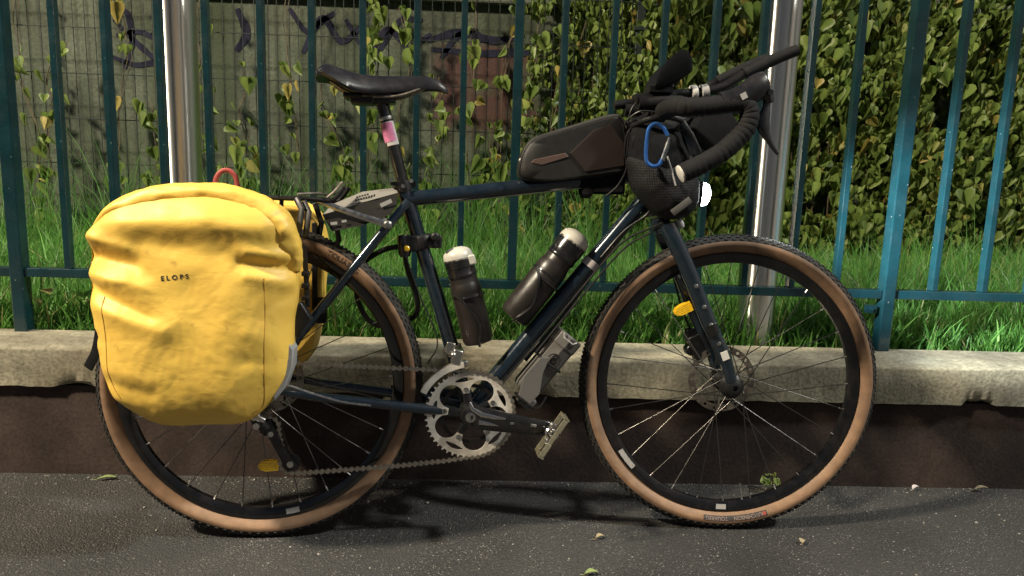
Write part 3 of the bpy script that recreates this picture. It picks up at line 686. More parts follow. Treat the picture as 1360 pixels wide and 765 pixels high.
def fallen(x, y, L, wd, rz, mt, label, tilt=.0, z=.003):
    m = MB(); n = 8; vs = []; fs = []
    for i in range(n + 1):
        t = i / n; hw = wd * math.sin(math.pi * min(.97, t * .95 + .02)) ** .8; zz = .004 * math.sin(t * 3) + tilt * t * L
        for s in (-1, -.5, 0, .5, 1):
            vs.append(((t - .5) * L, s * hw / 2 + .004 * math.sin(t * 3), zz + .0035 * s * s + .0008))
    for i in range(n):
        for j in range(4): fs.append((i * 5 + j, i * 5 + j + 1, i * 5 + j + 6, i * 5 + j + 5))
    m.add(vs, fs); m.tube([(-.5 * L, 0, .001), (-.5 * L - .3 * L, .004, .001)], .0007, 4)
    o = m.build('fallen_leaf', mt); o.location = (x, y, z); o.rotation_euler = (0, 0, rz)
    sf = o.modifiers.new('solid', 'SOLIDIFY'); sf.thickness = .0005
    tag(o, label, 'leaf', 'fallen leaves on the pavement')
fallen(-.478, .270, .046, .013, .25, M['fallen'], 'slim green leaf lying by the wall left of the rear wheel')
fallen(-.02, .155, .016, .010, 1.2, M['fallen_dry'], 'tiny pale leaf on the asphalt seen inside the rear wheel')
fallen(.758, -.003, .024, .012, .4, M['fallen_dry'], 'small dull leaf on the asphalt between the wheels')
fallen(.717, -.155, .030, .014, .2, M['fallen'], 'green leaf at the bottom edge of the photo')
fallen(1.226, -.011, .018, .014, .9, M['fallen_dry'], 'round tan leaf on the asphalt below the front wheel')
fallen(1.837, .284, .034, .014, -.1, M['fallen_dry'], 'pale curled leaf against the wall at the far right', .2)
fallen(1.655, .283, .020, .012, .3, M['paper'], 'white scrap of leaf at the wall foot right of the front wheel', .3)
wd_ = empty('weed', (1.252, .268, 0), label='tiny yellow green weed sprouting at the wall foot behind the front wheel', cat='weed')
for i in range(11):
    a = rng.uniform(0, 6.28); o = link('leaf', heart_me[i % 4], wd_); o.location = (.016 * math.cos(a), .012 * math.sin(a), .014 + rng.uniform(0, .03)); o.rotation_euler = (-1.2 + rng.normal(0, .5), rng.normal(0, .4), a); o.scale = (.02,) * 3
m = MB()
for a in (0, 1.5, 3, 4.6): m.tube([(0, 0, 0), (.008 * math.cos(a), .006 * math.sin(a), .015), (.015 * math.cos(a), .01 * math.sin(a), .034)], .0009, 4)
m.build('stem', M['fallen'], wd_)
# ------------------------------------------------------------------ bicycle
LEAN, YAW, WB, RAD, STEER = .0663, .0655, 1.0574, .349, .081
bike = empty('bicycle', (0, 0, 0), (-LEAN, 0, YAW), 'dark blue touring bicycle with tan wall tyres parked against the railing', 'bicycle')
bikeM = Matrix.Rotation(YAW, 4, 'Z') @ Matrix.Rotation(-LEAN, 4, 'X')
OFF = {}
def bthing(name, base, label, cat, group=None):
    b = P(*base); e = empty(name, bikeM @ b, (-LEAN, 0, YAW), label, cat, group); OFF[e.name] = b; return e
def part(mb, name, mats, parent, smooth=35, bevel=0):
    o = mb.build(name, mats, parent, smooth, bevel)
    r = parent
    while r is not None and r.name not in OFF: r = r.parent
    if r is not None and parent is r: o.location = -OFF[r.name]
    return o
T2B = Matrix(((1, 0, 0, 0), (0, 0, -1, 0), (0, 1, 0, 0), (0, 0, 0, 1)))     # (u,v,w) -> bicycle space

def curve_mesh(cu):
    ob = bpy.data.objects.new('tmp', cu); C.objects.link(ob)
    dg = bpy.context.evaluated_depsgraph_get(); me = bpy.data.meshes.new_from_object(ob.evaluated_get(dg))
    bpy.data.objects.remove(ob); bpy.data.curves.remove(cu); return me
def plate(loops, thick, material):
    cu = bpy.data.curves.new('plate', 'CURVE'); cu.dimensions = '2D'; cu.fill_mode = 'BOTH'; cu.extrude = thick / 2
    for lp in loops:
        s = cu.splines.new('POLY'); s.points.add(len(lp) - 1)
        for i, (x, y) in enumerate(lp): s.points[i].co = (x, y, 0, 1)
        s.use_cyclic_u = True
    me = curve_mesh(cu); me.materials.clear(); me.materials.append(material); return me
def text_mesh(body, size, space=1.0, bold=0.0):
    cu = bpy.data.curves.new('text', 'FONT'); cu.body = body; cu.size = size; cu.align_x = 'CENTER'; cu.align_y = 'CENTER'; cu.space_character = space; cu.offset = bold
    return curve_mesh(cu)
def circ(r, n, cx=0, cy=0, a0=0): return [(cx + r * math.cos(2 * math.pi * i / n + a0), cy + r * math.sin(2 * math.pi * i / n + a0)) for i in range(n)]

# ---- wheels (origin at the hub, axle along local y)
def make_wheel(rear):
    if rear: loc, rot = P(0, RAD, 0), (0, 0, 0)
    else: loc, rot = P(WB, RAD, 0), (0, 0, -STEER)
    m = MB()
    prof = [(.283, -.006), (.283, .006), (.290, .0105), (.303, .0125), (.306, .0125), (.306, .0095), (.298, .008), (.298, -.008), (.306, -.0095), (.306, -.0125), (.303, -.0125), (.290, -.0105)]
    m.lathe(prof, (0, 0, 0), (0, 1, 0), 120, closed=True)
    w = m.build('wheel', M['rim'], bike, 25); w.location = loc; w.rotation_euler = rot
    # tyre
    m = MB(); prof = []; mis = []; N = 40
    for k in range(N):
        a = -2.72 + 5.44 * k / (N - 1)
        prof.append((.3255 + .0215 * math.cos(a), .0225 * math.sin(a) * (1 if abs(a) < 1.6 else (1 - .25 * (abs(a) - 1.6))))); mis.append(0 if abs(a) < 1.28 else 1)
    mis.append(1)
    m.lathe(prof, (0, 0, 0), (0, 1, 0), 140, closed=True, mis=mis)
    nk = 116
    for i in range(nk):
        for row, (a, sa, sb) in enumerate(((0, .0042, .0035), (.36, .004, .003), (-.36, .004, .003), (.70, .0046, .0036), (-.70, .0046, .0036), (1.02, .0040, .0030), (-1.02, .0040, .0030))):
            th = 2 * math.pi * (i + (.5 if row in (1, 2, 5, 6) else 0)) / nk
            e_r = Vector((math.cos(th), 0, math.sin(th))); e_t = Vector((-math.sin(th), 0, math.cos(th))); e_y = Vector((0, 1, 0))
            nrm = e_r * math.cos(a) + e_y * math.sin(a); sid = -e_r * math.sin(a) + e_y * math.cos(a)
            c = e_r * .3255 + nrm * .0219
            R_ = Matrix((e_t, sid, nrm)).transposed()
            m.box(c, (sa * 1.7, sb * 1.6, .0042), R_, 0, .8)
    ty = m.build('tyre', [M['rubber'], M['tan']], w, 40)
    # hub
    m = MB()
    m.lathe([(.010, -.055), (.012, -.045), (.028, -.034), (.028, -.030), (.016, -.026), (.014, 0), (.016, .022), (.026, .028), (.026, .032), (.012, .040), (.010, .055)], (0, 0, 0), (0, 1, 0), 28)
    m.build('hub', M['black_metal'], w)
    # rotor on the far side
    loops = [circ(.080, 72), circ(.064, 60)]
    hole = []
    for i in range(18):
        a = 2 * math.pi * i / 18; hole.append(circ(.0042, 8, .072 * math.cos(a), .072 * math.sin(a)))
    me = plate(loops + hole, .0018, M['dull_steel']); me.transform(Matrix.Translation((0, .048, 0)) @ T2B)
    ro = link('brake_rotor', me, w)
    m = MB()
    for i in range(6):
        a = 2 * math.pi * i / 6; b_ = a + .5
        m.tube([(.022 * math.cos(a), .048, .022 * math.sin(a)), (.066 * math.cos(b_), .048, .066 * math.sin(b_))], .003, 6)
    m.build('rotor_arm', M['dull_steel'], w)
    # spokes
    ns = 28
    for i in range(ns):
        side = 1 if i % 2 else -1; cross = 1 if (i // 2) % 2 else -1
        a = 2 * math.pi * i / ns + (.06 if rear else .02); ah = a + cross * 1.15
        p0 = Vector((.026 * math.cos(ah), side * .030, .026 * math.sin(ah))); p1 = Vector((.286 * math.cos(a), side * .003, .286 * math.sin(a)))
        m = MB(); m.tube([p0, p1], .00115, 6); sp = m.build('spoke', M['spoke'], w, 60)
        m = MB(); m.tube([p1 + (p0 - p1).normalized() * .012, p1], .0021, 6); m.build('nipple', M['steel'], w, 60)
    # spoke reflector
    m = MB()
    if rear: ca, cr = math.radians(-86), .187
    else: ca, cr = math.radians(123), .207
    L, Hh = .042, .0235
    pts = []
    for i in range(20):
        t = 2 * math.pi * i / 20; x = math.cos(t); y = math.sin(t)
        x = (abs(x) ** .75) * (1 if x > 0 else -1)
        pts.append((x * L / 1.0 * .5 * (1.1 if x < 0 else .95), y * Hh * .5 * (1.0 if x < 0 else 1.0)))
    ang = math.radians(4) if rear else math.radians(28)
    cu, cv = cr * math.cos(ca), cr * math.sin(ca)
    for i in range(5):
        y0 = -Hh / 2 + Hh * (i + .08) / 5; y1 = -Hh / 2 + Hh * (i + .92) / 5
        def hw(y): return L * .55 * math.sqrt(max(.02, 1 - (2 * y / Hh) ** 2)) ** .8
        poly = [(-hw(y0), y0), (L * .45, y0), (L * .45, y1), (-hw(y1), y1)]
        poly = [(cu + x * math.cos(ang) - y * math.sin(ang), cv + x * math.sin(ang) + y * math.cos(ang)) for x, y in poly]
        m.prism([(x, -.011, z) for x, z in poly], (0, .008, 0))
    rx = [(cu + x * 1.06 * math.cos(ang) - y * 1.06 * math.sin(ang), cv + x * 1.06 * math.sin(ang) + y * 1.06 * math.cos(ang)) for x, y in pts]
    m.prism([(x, -.006, z) for x, z in rx], (0, .010, 0))
    m.build('spoke_reflector', M['amber'], w, 30)
    # valve
    if not rear:
        m = MB(); a = math.radians(-80); m.tube([(.285 * math.cos(a), 0, .285 * math.sin(a)), (.245 * math.cos(a), 0, .245 * math.sin(a))], [.003, .002], 8); m.build('valve', M['steel'], w)
    else:
        m = MB()
        for j, rr in enumerate((.058, .053, .048, .043, .038, .033, .028, .024)):
            y = -.026 - .0042 * j; nt = int(rr * 480); prof = []
            for q in range(nt * 2): prof.append(((rr if q % 2 else rr - .004) * math.cos(math.pi * q / nt), (rr if q % 2 else rr - .004) * math.sin(math.pi * q / nt)))
            m.prism([(x, y, z) for x, z in prof], (0, -.0018, 0))
        m.lathe([(.018, -.022), (.018, -.060)], (0, 0, 0), (0, 1, 0), 20)
        m.build('cassette', M['dull_steel'], w, 30)
    # rim decals / joint stickers
    m = MB()
    for a0, a1 in (((-1.40, -1.30), (2.2, 2.3)) if rear else ((-1.62, -1.54), (3.72, 3.9))):
        vs = []; fs = []
        for k in range(5):
            a = a0 + (a1 - a0) * k / 4
            vs += [(.289 * math.cos(a), -.0117, .289 * math.sin(a)), (.301 * math.cos(a), -.0131, .301 * math.sin(a))]
        for k in range(4): fs.append((2 * k, 2 * k + 1, 2 * k + 3, 2 * k + 2))
        m.add(vs, fs)
    m.build('rim_decal', M['grey_band'], w, 60)
    # side wall label: dark band with lettering, tops pointing outwards
    def sidewall(rr):
        c_ = max(-1, min(1, (rr - .3255) / .0215)); a = math.acos(c_); return -.0225 * math.sin(a) * (1 if a < 1.6 else (1 - .25 * (a - 1.6)))
    th0 = math.radians(-87 if not rear else 60)
    def arc_patch(a0, a1, r0_, r1_, off, material, name):
        m = MB(); vs = []; fs = []; n = 24; k = 5
        for i in range(n + 1):
            a = a0 + (a1 - a0) * i / n
            for j in range(k):
                rr = r0_ + (r1_ - r0_) * j / (k - 1); vs.append((rr * math.cos(a), sidewall(rr) - off, rr * math.sin(a)))
        for i in range(n):
            for j in range(k - 1): fs.append((i * k + j, i * k + j + 1, (i + 1) * k + j + 1, (i + 1) * k + j))
        m.add(vs, fs); return m.build(name, material, w, 60)
    def arc_text(body, ang, size, material, off=.0011, rr0=.3205):
        me = text_mesh(body, size, 1.0, .00025); me.materials.clear(); me.materials.append(material)
        for v in me.vertices:
            a = ang - v.co.x / rr0; rr = rr0 + v.co.y; v.co = (rr * math.cos(a), sidewall(rr) - off, rr * math.sin(a))
        return link('lettering', me, w)
    if rear:
        arc_text('TOUAREG', math.radians(57), .017, M['label_dark'], .0008, .323)
    else:
        arc_patch(math.radians(-98), math.radians(-71), .3150, .3260, .0006, M['label_dark'], 'tyre_label')
        arc_text('HUTCHINSON', math.radians(-78.5), .0115, M['label_pale'])
        arc_text('TOUAREG', math.radians(-92.5), .0115, M['label_pale'])
        arc_patch(math.radians(-72.7), math.radians(-71.5), .3170, .3240, .0012, M['red'], 'label_badge')
    return w
wheel_r = make_wheel(True); wheel_f = make_wheel(False)

# ---- frame
fr = MB()
BBp = P(.455, .287, 0)
fr.tube([BBp, P(.378, .545), P(.299, .79)], [.0165, .0162, .0165], 20)
fr.tube([P(.306, .757), P(.56, .79), P(.822, .826)], [.0165, .0175, .0185], 20)
fr.tube([P(.458, .293), P(.65, .534), P(.852, .785)], [.0195, .0195, .0185], 20)
fr.tube([P(.866, .738), P(.820, .887)], .0205, 22)
fr.lathe([(.021, -.036), (.021, .036)], BBp, (0, 1, 0), 24)
frame = part(fr, 'frame', M['paint'], bike)
for s in (1, -1):
    m = MB(); m.tube([P(.435, .289, .028 * s), P(.33, .305, .05 * s), P(.12, .333, .062 * s), P(.012, .352, .066 * s)], [.0125, .0115, .0095, .008], 14); part(m, 'chainstay', M['paint'], bike)
    m = MB(); m.tube([P(.312, .752, .014 * s), P(.27, .70, .036 * s), P(.15, .545, .06 * s), P(.012, .368, .067 * s)], [.0098, .0095, .009, .0085], 14); part(m, 'seatstay', M['paint'], bike)
    m = MB(); m.box(P(.004, .356, .067 * s), (.036, .006, .034)); part(m, 'dropout', M['black_metal'], bike, 0, .004)
m = MB(); m.lathe([(.0225, 0), (.0225, .012)], P(.866, .738), P(-.296, .955), 22); m.lathe([(.0225, 0), (.0225, .014)], P(.822, .880), P(-.296, .955), 22)
part(m, 'headset_cup', M['black_metal'], bike)
m = MB(); m.tube([P(.716, .616), P(.727, .630)], .0206, 20); part(m, 'frame_highlight', M['paper'], bike)  # white ring that paints a small highlight onto the down tube
m = MB(); m.lathe([(.019, -.009), (.0195, 0), (.019, .012)], P(.302, .783), P(-.155, .488), 22); m.box(P(.318, .790, 0), (.022, .012, .014)); m.box(P(.284, .79, .012), (.02, .012, .008)); part(m, 'seat_clamp', M['black_metal'], bike)
m = MB()
for u, v, w in ((.319, .797, .007), (.276, .797, .018), (.302, .785, .02)): m.lathe([(.0045, 0), (.0045, .005)], P(u, v, w), (0, -1, 0), 10)
part(m, 'clamp_bolt', M['steel'], bike)

# ---- seat post and saddle
m = MB(); m.tube([P(.302, .785), P(.2545, .962)], .0137, 20); sp = part(m, 'seatpost', M['gloss_black'], bike)
m = MB(); m.lathe([(.0155, -.003), (.0158, 0), (.0155, .004)], P(.2635, .928), P(-.0475, .177), 20); part(m, 'post_ring', M['steel'], bike)
ax = P(.2545, .962) - P(.302, .785)
def wrap(p0, p1, a0, a1, r, mt, name):
    d = (p1 - p0).normalized(); e1 = Vector((0, -1, 0)); e1 = (e1 - d * e1.dot(d)).normalized(); e2 = d.cross(e1)
    m = MB(); vs = []; fs = []
    for i in range(9):
        a = a0 + (a1 - a0) * i / 8
        for j in range(7):
            q = p0.lerp(p1, j / 6); k = 1 + .03 * noise.noise(Vector((i, j, 3)))
            vs.append(q + (e1 * math.cos(a) + e2 * math.sin(a)) * r * k)
    for i in range(8):
        for j in range(6): fs.append((i * 7 + j, i * 7 + j + 1, (i + 1) * 7 + j + 1, (i + 1) * 7 + j))
    m.add(vs, fs); o = part(m, name, mt, bike, 60); return o
wrap(P(.2655, .921), P(.2785, .872), -1.2, .9, .0146, M['paper'], 'sticker')
wrap(P(.2655, .919), P(.2760, .880), -.75, 1.5, .0151, M['pink'], 'sticker')
sec = [(.119, 1.018, .026, .010, .018), (.124, 1.028, .052, .016, .022), (.140, 1.0365, .064, .026, .022), (.165, 1.031, .064, .034, .018), (.195, 1.022, .054, .038, .014), (.225, 1.0185, .042, .037, .012),
       (.255, 1.0185, .032, .034, .011), (.290, 1.0195, .025, .031, .010), (.325, 1.022, .020, .027, .009), (.352, 1.021, .018, .023, .008), (.374, 1.014, .016, .016, .007), (.388, 1.003, .012, .009, .007), (.395, .996, .005, .004, .004)]
m = MB(); n = 20; vs = []; fs = []
upath = catmull([(a[0], a[1], a[2]) for a in sec], 3); dpath = catmull([(a[3], a[4], 0) for a in sec], 3)
for q, dd in zip(upath, dpath):
    u, top, hw = q; drop, th = dd[0], dd[1]
    for k in range(n):
        s = -1 + 2 * k / (n - 1)
        vs.append(P(u, top - drop * abs(s) ** 2.6 - .004 * math.exp(-(s / .18) ** 2), hw * s))
    for k in range(n):
        s = 1 - 2 * k / (n - 1)
        vs.append(P(u, top - drop * abs(s) ** 2.6 - .006 - th * (1 - abs(s) ** 3) * .6, hw * .94 * s))
L = len(upath); n2 = 2 * n
for i in range(L - 1):
    for k in range(n2): fs.append((i * n2 + k, i * n2 + (k + 1) % n2, (i + 1) * n2 + (k + 1) % n2, (i + 1) * n2 + k))
fs.append(tuple(range(n2 - 1, -1, -1))); fs.append(tuple((L - 1) * n2 + k for k in range(n2)))
m.add(vs, fs); saddle = part(m, 'saddle', M['saddle'], bike, 60)
for s in (1, -1):
    m = MB(); m.tube(catmull([P(.150, .998, .035 * s), P(.185, .979, .026 * s), P(.225, .972, .022 * s), P(.285, .974, .021 * s), P(.330, .990, .016 * s), P(.352, 1.004, .010 * s)], 5), .0035, 8); m.build('saddle_rail', M['dull_steel'], saddle)
m = MB(); m.box(P(.252, .968, 0), (.062, .044, .016)); m.box(P(.252, .978, 0), (.045, .05, .010)); m.tube([P(.2545, .955), P(.2535, .966)], [.0145, .017], 16); part(m, 'saddle_clamp', M['black_metal'], bike, 30, .003)
m = MB(); m.box(P(.214, .966, .0), (.05, .05, .02)); m.box(P(.195, .972, 0), (.04, .06, .012)); part(m, 'saddle_shell_bracket', M['black_plastic'], bike, 30, .004)
# lettering ghost on the saddle flank
bv = BVHTree.FromPolygons([Vector(v) for v in m.v] if False else [tuple(v.co) for v in saddle.data.vertices], [tuple(p.vertices) for p in saddle.data.polygons])

# ---- fork
def fk(u, v, w): return P(u - STEER * w, v, w)
m = MB(); m.tube([P(.872, .735), P(.886, .700)], [.021, .020], 20); m.tube([fk(.890, .706, .052), fk(.890, .712, 0), fk(.890, .706, -.052)], [.016, .019, .016], 14); part(m, 'fork_crown', M['fork_paint'], bike)
for s in (1, -1):
    m = MB(); m.tube(catmull([fk(.885, .716, .043 * s), fk(.903, .680, .049 * s), fk(.940, .608, .052 * s), fk(.988, .502, .055 * s), fk(1.029, .422, .058 * s), fk(1.048, .367, .060 * s)], 4), [.0175] * 5 + [.0172] * 4 + [.016] * 4 + [.0145] * 4 + [.0125] * 3 + [.011], 16, up=(0, 1, 0), flat=(.8, 1.1)); part(m, 'fork_leg', M['fork_paint'], bike)
    m = MB()
    for (u, v) in ((.951, .583), (.972, .537), (.990, .497), (1.010, .455)): m.lathe([(.0048, 0), (.0048, .004), (.003, .005)], fk(u, v, (.0655 if s > 0 else .050) * s), (0, -s, 0), 10)
    part(m, 'fork_bolt', M['steel'], bike)
    m = MB(); m.lathe([(.019, 0), (.020, .006), (.018, .014), (.010, .018), (.0065, .018), (.0065, .012)], fk(1.053, .352, .052 * s), (0, -s, 0), 24); part(m, 'axle_cap', M['black_plastic'], bike)
m = MB(); m.tube([fk(.990, .497, .064), fk(1.000, .475, .065)], .0135, 12, flat=(.6, 1)); part(m, 'fork_decal', M['black_metal'], bike)
m = MB(); m.box(fk(1.026, .428, .0685), (.016, .003, .020), Matrix.Rotation(-.4, 3, 'Y')); part(m, 'dropout_label', M['white'], bike)
m = MB(); m.box(fk(1.000, .425, -.066), (.040, .030, .062), Matrix.Rotation(-.4, 3, 'Y')); m.box(fk(.982, .452, -.066), (.03, .022, .03)); m.lathe([(.014, 0), (.014, .03)], fk(.985, .415, -.06), (0, 1, 0), 14); part(m, 'brake_caliper', M['black_metal'], bike, 30, .004)
m = MB(); m.tube(catmull([fk(.985, .455, -.07), fk(.955, .52, -.07), fk(.93, .60, -.072), fk(.90, .69, -.06), fk(.88, .76, -.05)], 5), .0026, 8); part(m, 'brake_hose', M['black_plastic'], bike)

# ---- drive train
CR_C = (.454, .289)
th = []; nt = 48
for i in range(nt):
    for dr, da in ((0, -.5), (0, -.22), (.0055, -.07), (.0055, .07), (0, .22)):
        a = 2 * math.pi * (i + da) / nt; th.append(((.0945 + dr) * math.cos(a), (.0945 + dr) * math.sin(a)))
BOLT = [math.radians(100 + 72 * i) for i in range(5)]
inner = []; d_, rho = .0565, .0268
for i in range(5):
    for k in range(37):
        de = math.radians(-36 + 72 * k / 37); a = BOLT[i] + math.radians(36) + de
        if abs(d_ * math.sin(de)) < rho * .985: r_ = d_ * math.cos(de) + math.sqrt(rho ** 2 - (d_ * math.sin(de)) ** 2)
        else: r_ = .0485
        inner.append((r_ * math.cos(a), r_ * math.sin(a)))
slots = []
for a in BOLT:
    s_ = []
    for k in range(16):
        t = 2 * math.pi * k / 16; x = .0215 * math.cos(t); y = .0056 * math.sin(t) * (1 - .25 * abs(math.cos(t)))
        rr = .0795 + y - x * x * 4.5; s_.append((rr * math.cos(a) - x * math.sin(a), rr * math.sin(a) + x * math.cos(a)))
    slots.append(s_)
me = plate([th, inner] + slots + [circ(.0032, 10, .0565 * math.cos(a), .0565 * math.sin(a)) for a in BOLT], .0034, M['alloy'])
me.transform(Matrix.Translation(P(*CR_C, .046)) @ T2B); ring = link('chainring', me, bike)
m = MB()
for a in BOLT: m.lathe([(.0058, 0), (.0058, .003), (.003, .0032), (.0028, .001)], P(CR_C[0] + .0565 * math.cos(a), CR_C[1] + .0565 * math.sin(a), .0465), (0, -1, 0), 14)
m.build('chainring_bolt', M['steel'], ring)
me = plate([circ(.067, 70), circ(.059, 60)], .003, M['black_metal']); me.transform(Matrix.Translation(P(*CR_C, .038)) @ T2B); link('inner_chainring', me, bike)
m = MB(); m.lathe([(.028, .030), (.026, .048), (.018, .060)], P(*CR_C, 0), (0, -1, 0), 24)
for a in BOLT:
    m.tube([P(CR_C[0] + .015 * math.cos(a), CR_C[1] + .015 * math.sin(a), .046), P(CR_C[0] + .040 * math.cos(a), CR_C[1] + .040 * math.sin(a), .043), P(CR_C[0] + .062 * math.cos(a), CR_C[1] + .062 * math.sin(a), .0405)], [.011, .0095, .008], 10, flat=(.45, 1), up=(0, 1, 0))
part(m, 'crank_spider', M['gloss_black'], bike)
for s in (1, -1):
    c0 = (CR_C[0], CR_C[1]); dx, dy = .171 * s, -.024 * s
    m = MB(); m.tube([P(c0[0] - .012 * s, c0[1] + .002 * s, .060 * s), P(c0[0] + .02 * s, c0[1] - .003 * s, .066 * s), P(c0[0] + dx * .35, c0[1] + dy * .35, .072 * s), P(c0[0] + dx * .9, c0[1] + dy * .9, .078 * s), P(c0[0] + dx, c0[1] + dy, .078 * s), P(c0[0] + dx * 1.06, c0[1] + dy * 1.06, .078 * s)], [.020, .026, .0235, .0175, .0175, .011], 14, flat=(.34, 1), up=(0, 1, 0))
    ca_ = part(m, 'crank_arm', M['gloss_black'], bike, 50)
    m = MB(); m.lathe([(.011, 0), (.011, .004), (.006, .0045), (.006, .001)], P(c0[0], c0[1], .069 * s), (0, -s, 0), 20); m.build('crank_bolt', M['steel'], ca_)
    if s > 0:
        m = MB(); m.tube([P(.452, .322, .068), P(.458, .308, .073), P(.478, .296, .0758), P(.505, .291, .0785), P(.530, .2875, .0795)], [.002, .004, .0055, .0045, .002], 8, flat=(.3, 1), up=(0, 1, 0)); m.tube([P(.472, .279, .0755), P(.515, .273, .0790)], [.005, .002], 8, flat=(.3, 1), up=(0, 1, 0)); m.build('worn_glint', M['chrome'], ca_)  # silver wear on the arm; the swoosh also paints its highlight arcs
        m = MB(); m.tube([P(.585, .275, .0845), P(.597, .273, .0845)], .003, 8, flat=(.3, 1), up=(0, 1, 0)); m.tube([P(.54, .279, .083), P(.548, .278, .083)], .0025, 8, flat=(.3, 1), up=(0, 1, 0)); m.build('worn_glint', M['steel'], ca_)
    pc = P(c0[0] + dx * 1.0, c0[1] + dy * 1.0, 0); d = Vector((.55, 0, .835)); q = Vector((.835, 0, -.55))
    Rm = Matrix((d, Vector((0, 1, 0)), q)).transposed()
    y0 = -.088 * s
    m = MB(); m.lathe([(.008, 0), (.009, .008), (.012, .012), (.012, .025), (.009, .028), (.008, .058), (.006, .062)], pc + Vector((0, y0 + .004 * s, 0)), (0, -s, 0), 18)
    pcc = pc + q * .012 * 0
    pd = part(m, 'pedal', M['chrome'], bike)
    for off in (-.048, .048):
        m = MB(); m.box(pcc + d * off + Vector((0, y0 - .036 * s, 0)), (.004, .052, .011), Rm)
        for k in range(6): m.box(pcc + d * off + q * .006 + Vector((0, y0 - (.014 + .009 * k) * s, 0)), (.004, .004, .004), Rm)
        m.build('cage_plate', M['gold'], pd)
    for wy in (.012, .060):
        m = MB(); m.box(pcc + Vector((0, y0 - wy * s, 0)), (.098, .004, .009), Rm); m.box(pcc + d * .03 + Vector((0, y0 - (wy + .001) * s, 0)), (.03, .003, .012), Rm); m.box(pcc - d * .03 + Vector((0, y0 - (wy + .001) * s, 0)), (.03, .003, .012), Rm); m.build('pedal_plate', M['gold'], pd, 0, .001)
    m = MB()
    for o_, q_ in ((-.018, .006), (.016, -.005), (.0, .012)): m.lathe([(.008, 0), (.008, .010), (.004, .013)], pcc + d * o_ + q * q_ + Vector((0, y0 - .012 * s, 0)), (0, -s, 0), 12)
    m.build('bearing_cup', M['chrome'], pd)
# chain path
W0 = .0460
path = []
for k in range(41):
    a = math.radians(92 - 184 * k / 40); path.append((CR_C[0] + .0975 * math.cos(a), CR_C[1] + .0975 * math.sin(a)))
path += [(.40, .1835), (.30, .1735), (.20, .1665), (.085, .1585)]
for k in range(10): a = math.radians(-80 - 130 * k / 9); path.append((.068 + .0235 * math.cos(a), .183 + .0235 * math.sin(a)))
path += [(.049, .215)]
for k in range(8): a = math.radians(-20 + 120 * k / 7); path.append((.020 + .0235 * math.cos(a), .262 + .0235 * math.sin(a)))
path += [(.0, .292)]
for k in range(16): a = math.radians(-70 - 190 * k / 15); path.append((.057 * math.cos(a), .349 + .057 * math.sin(a)))
path += [(.12, .4005), (.25, .394), (.38, .3885)]
pv = [Vector((x, y, 0)) for x, y in path]; pv.append(pv[0]); lens = [0]
for a, b_ in zip(pv[:-1], pv[1:]): lens.append(lens[-1] + (b_ - a).length)
def at_len(s):
    s = s % lens[-1]
    i = int(np.searchsorted(lens, s, side='right')) - 1; i = min(i, len(pv) - 2); t = (s - lens[i]) / max(1e-9, lens[i + 1] - lens[i]); return pv[i].lerp(pv[i + 1], t)
NL = int(round(lens[-1] / .0127 / 2) * 2); pitch = lens[-1] / NL
m = MB()
for i in range(NL):
    a, b_ = at_len(i * pitch), at_len((i + 1) * pitch); d = (b_ - a).normalized(); e = Vector((-d.y, d.x, 0)); wv = .0038 if i % 2 else .0026
    for s in (1, -1):
        ol = []
        for (t, h) in ((-.0048, .0), (-.0034, .0036), (0, .0050), (pitch * .5, .0013), (pitch, .0050), (pitch + .0034, .0036), (pitch + .0048, 0), (pitch + .0034, -.0036), (pitch, -.0050), (pitch * .5, -.0013), (0, -.0050), (-.0034, -.0036)):
            p = a + d * t + e * h; ol.append(P(p.x, p.y, W0 + s * wv))
        m.prism(ol, (0, -.0009 * s, 0))
    m.lathe([(.0030, -.0050), (.0030, .0050)], P(a.x, a.y, W0), (0, 1, 0), 7)
part(m, 'chain', M['chain'], bike, 30)
# front derailleur
m = MB(); ol = []
for k in range(12): a = math.radians(98 + 56 * k / 11); ol.append((CR_C[0] + .1075 * math.cos(a), CR_C[1] + .1075 * math.sin(a)))
for k in range(12): a = math.radians(154 - 56 * k / 11); ol.append((CR_C[0] + (.121 - .008 * k / 11 * 0) * math.cos(a), CR_C[1] + (.121) * math.sin(a)))
for w_ in (.054, .038): m.prism([P(x, y, w_) for x, y in ol], (0, -.0018, 0))
fd = part(m, 'front_derailleur', M['alloy'], bike)
m = MB(); m.box(P(.423, .418, .043), (.022, .028, .034), Matrix.Rotation(.25, 3, 'Y')); m.box(P(.408, .437, .040), (.020, .020, .026), Matrix.Rotation(.25, 3, 'Y')); m.lathe([(.0055, 0), (.0055, .006)], P(.415, .424, .056), (0, -1, 0), 10); m.box(P(.433, .404, .050), (.028, .008, .014)); m.build('derailleur_body', M['chrome'], fd, 30, .003)
m = MB(); m.lathe([(.0205, -.010), (.0205, .010)], P(.416, .424), P(-.155, .503), 20); part(m, 'derailleur_clamp', M['dull_steel'], bike)
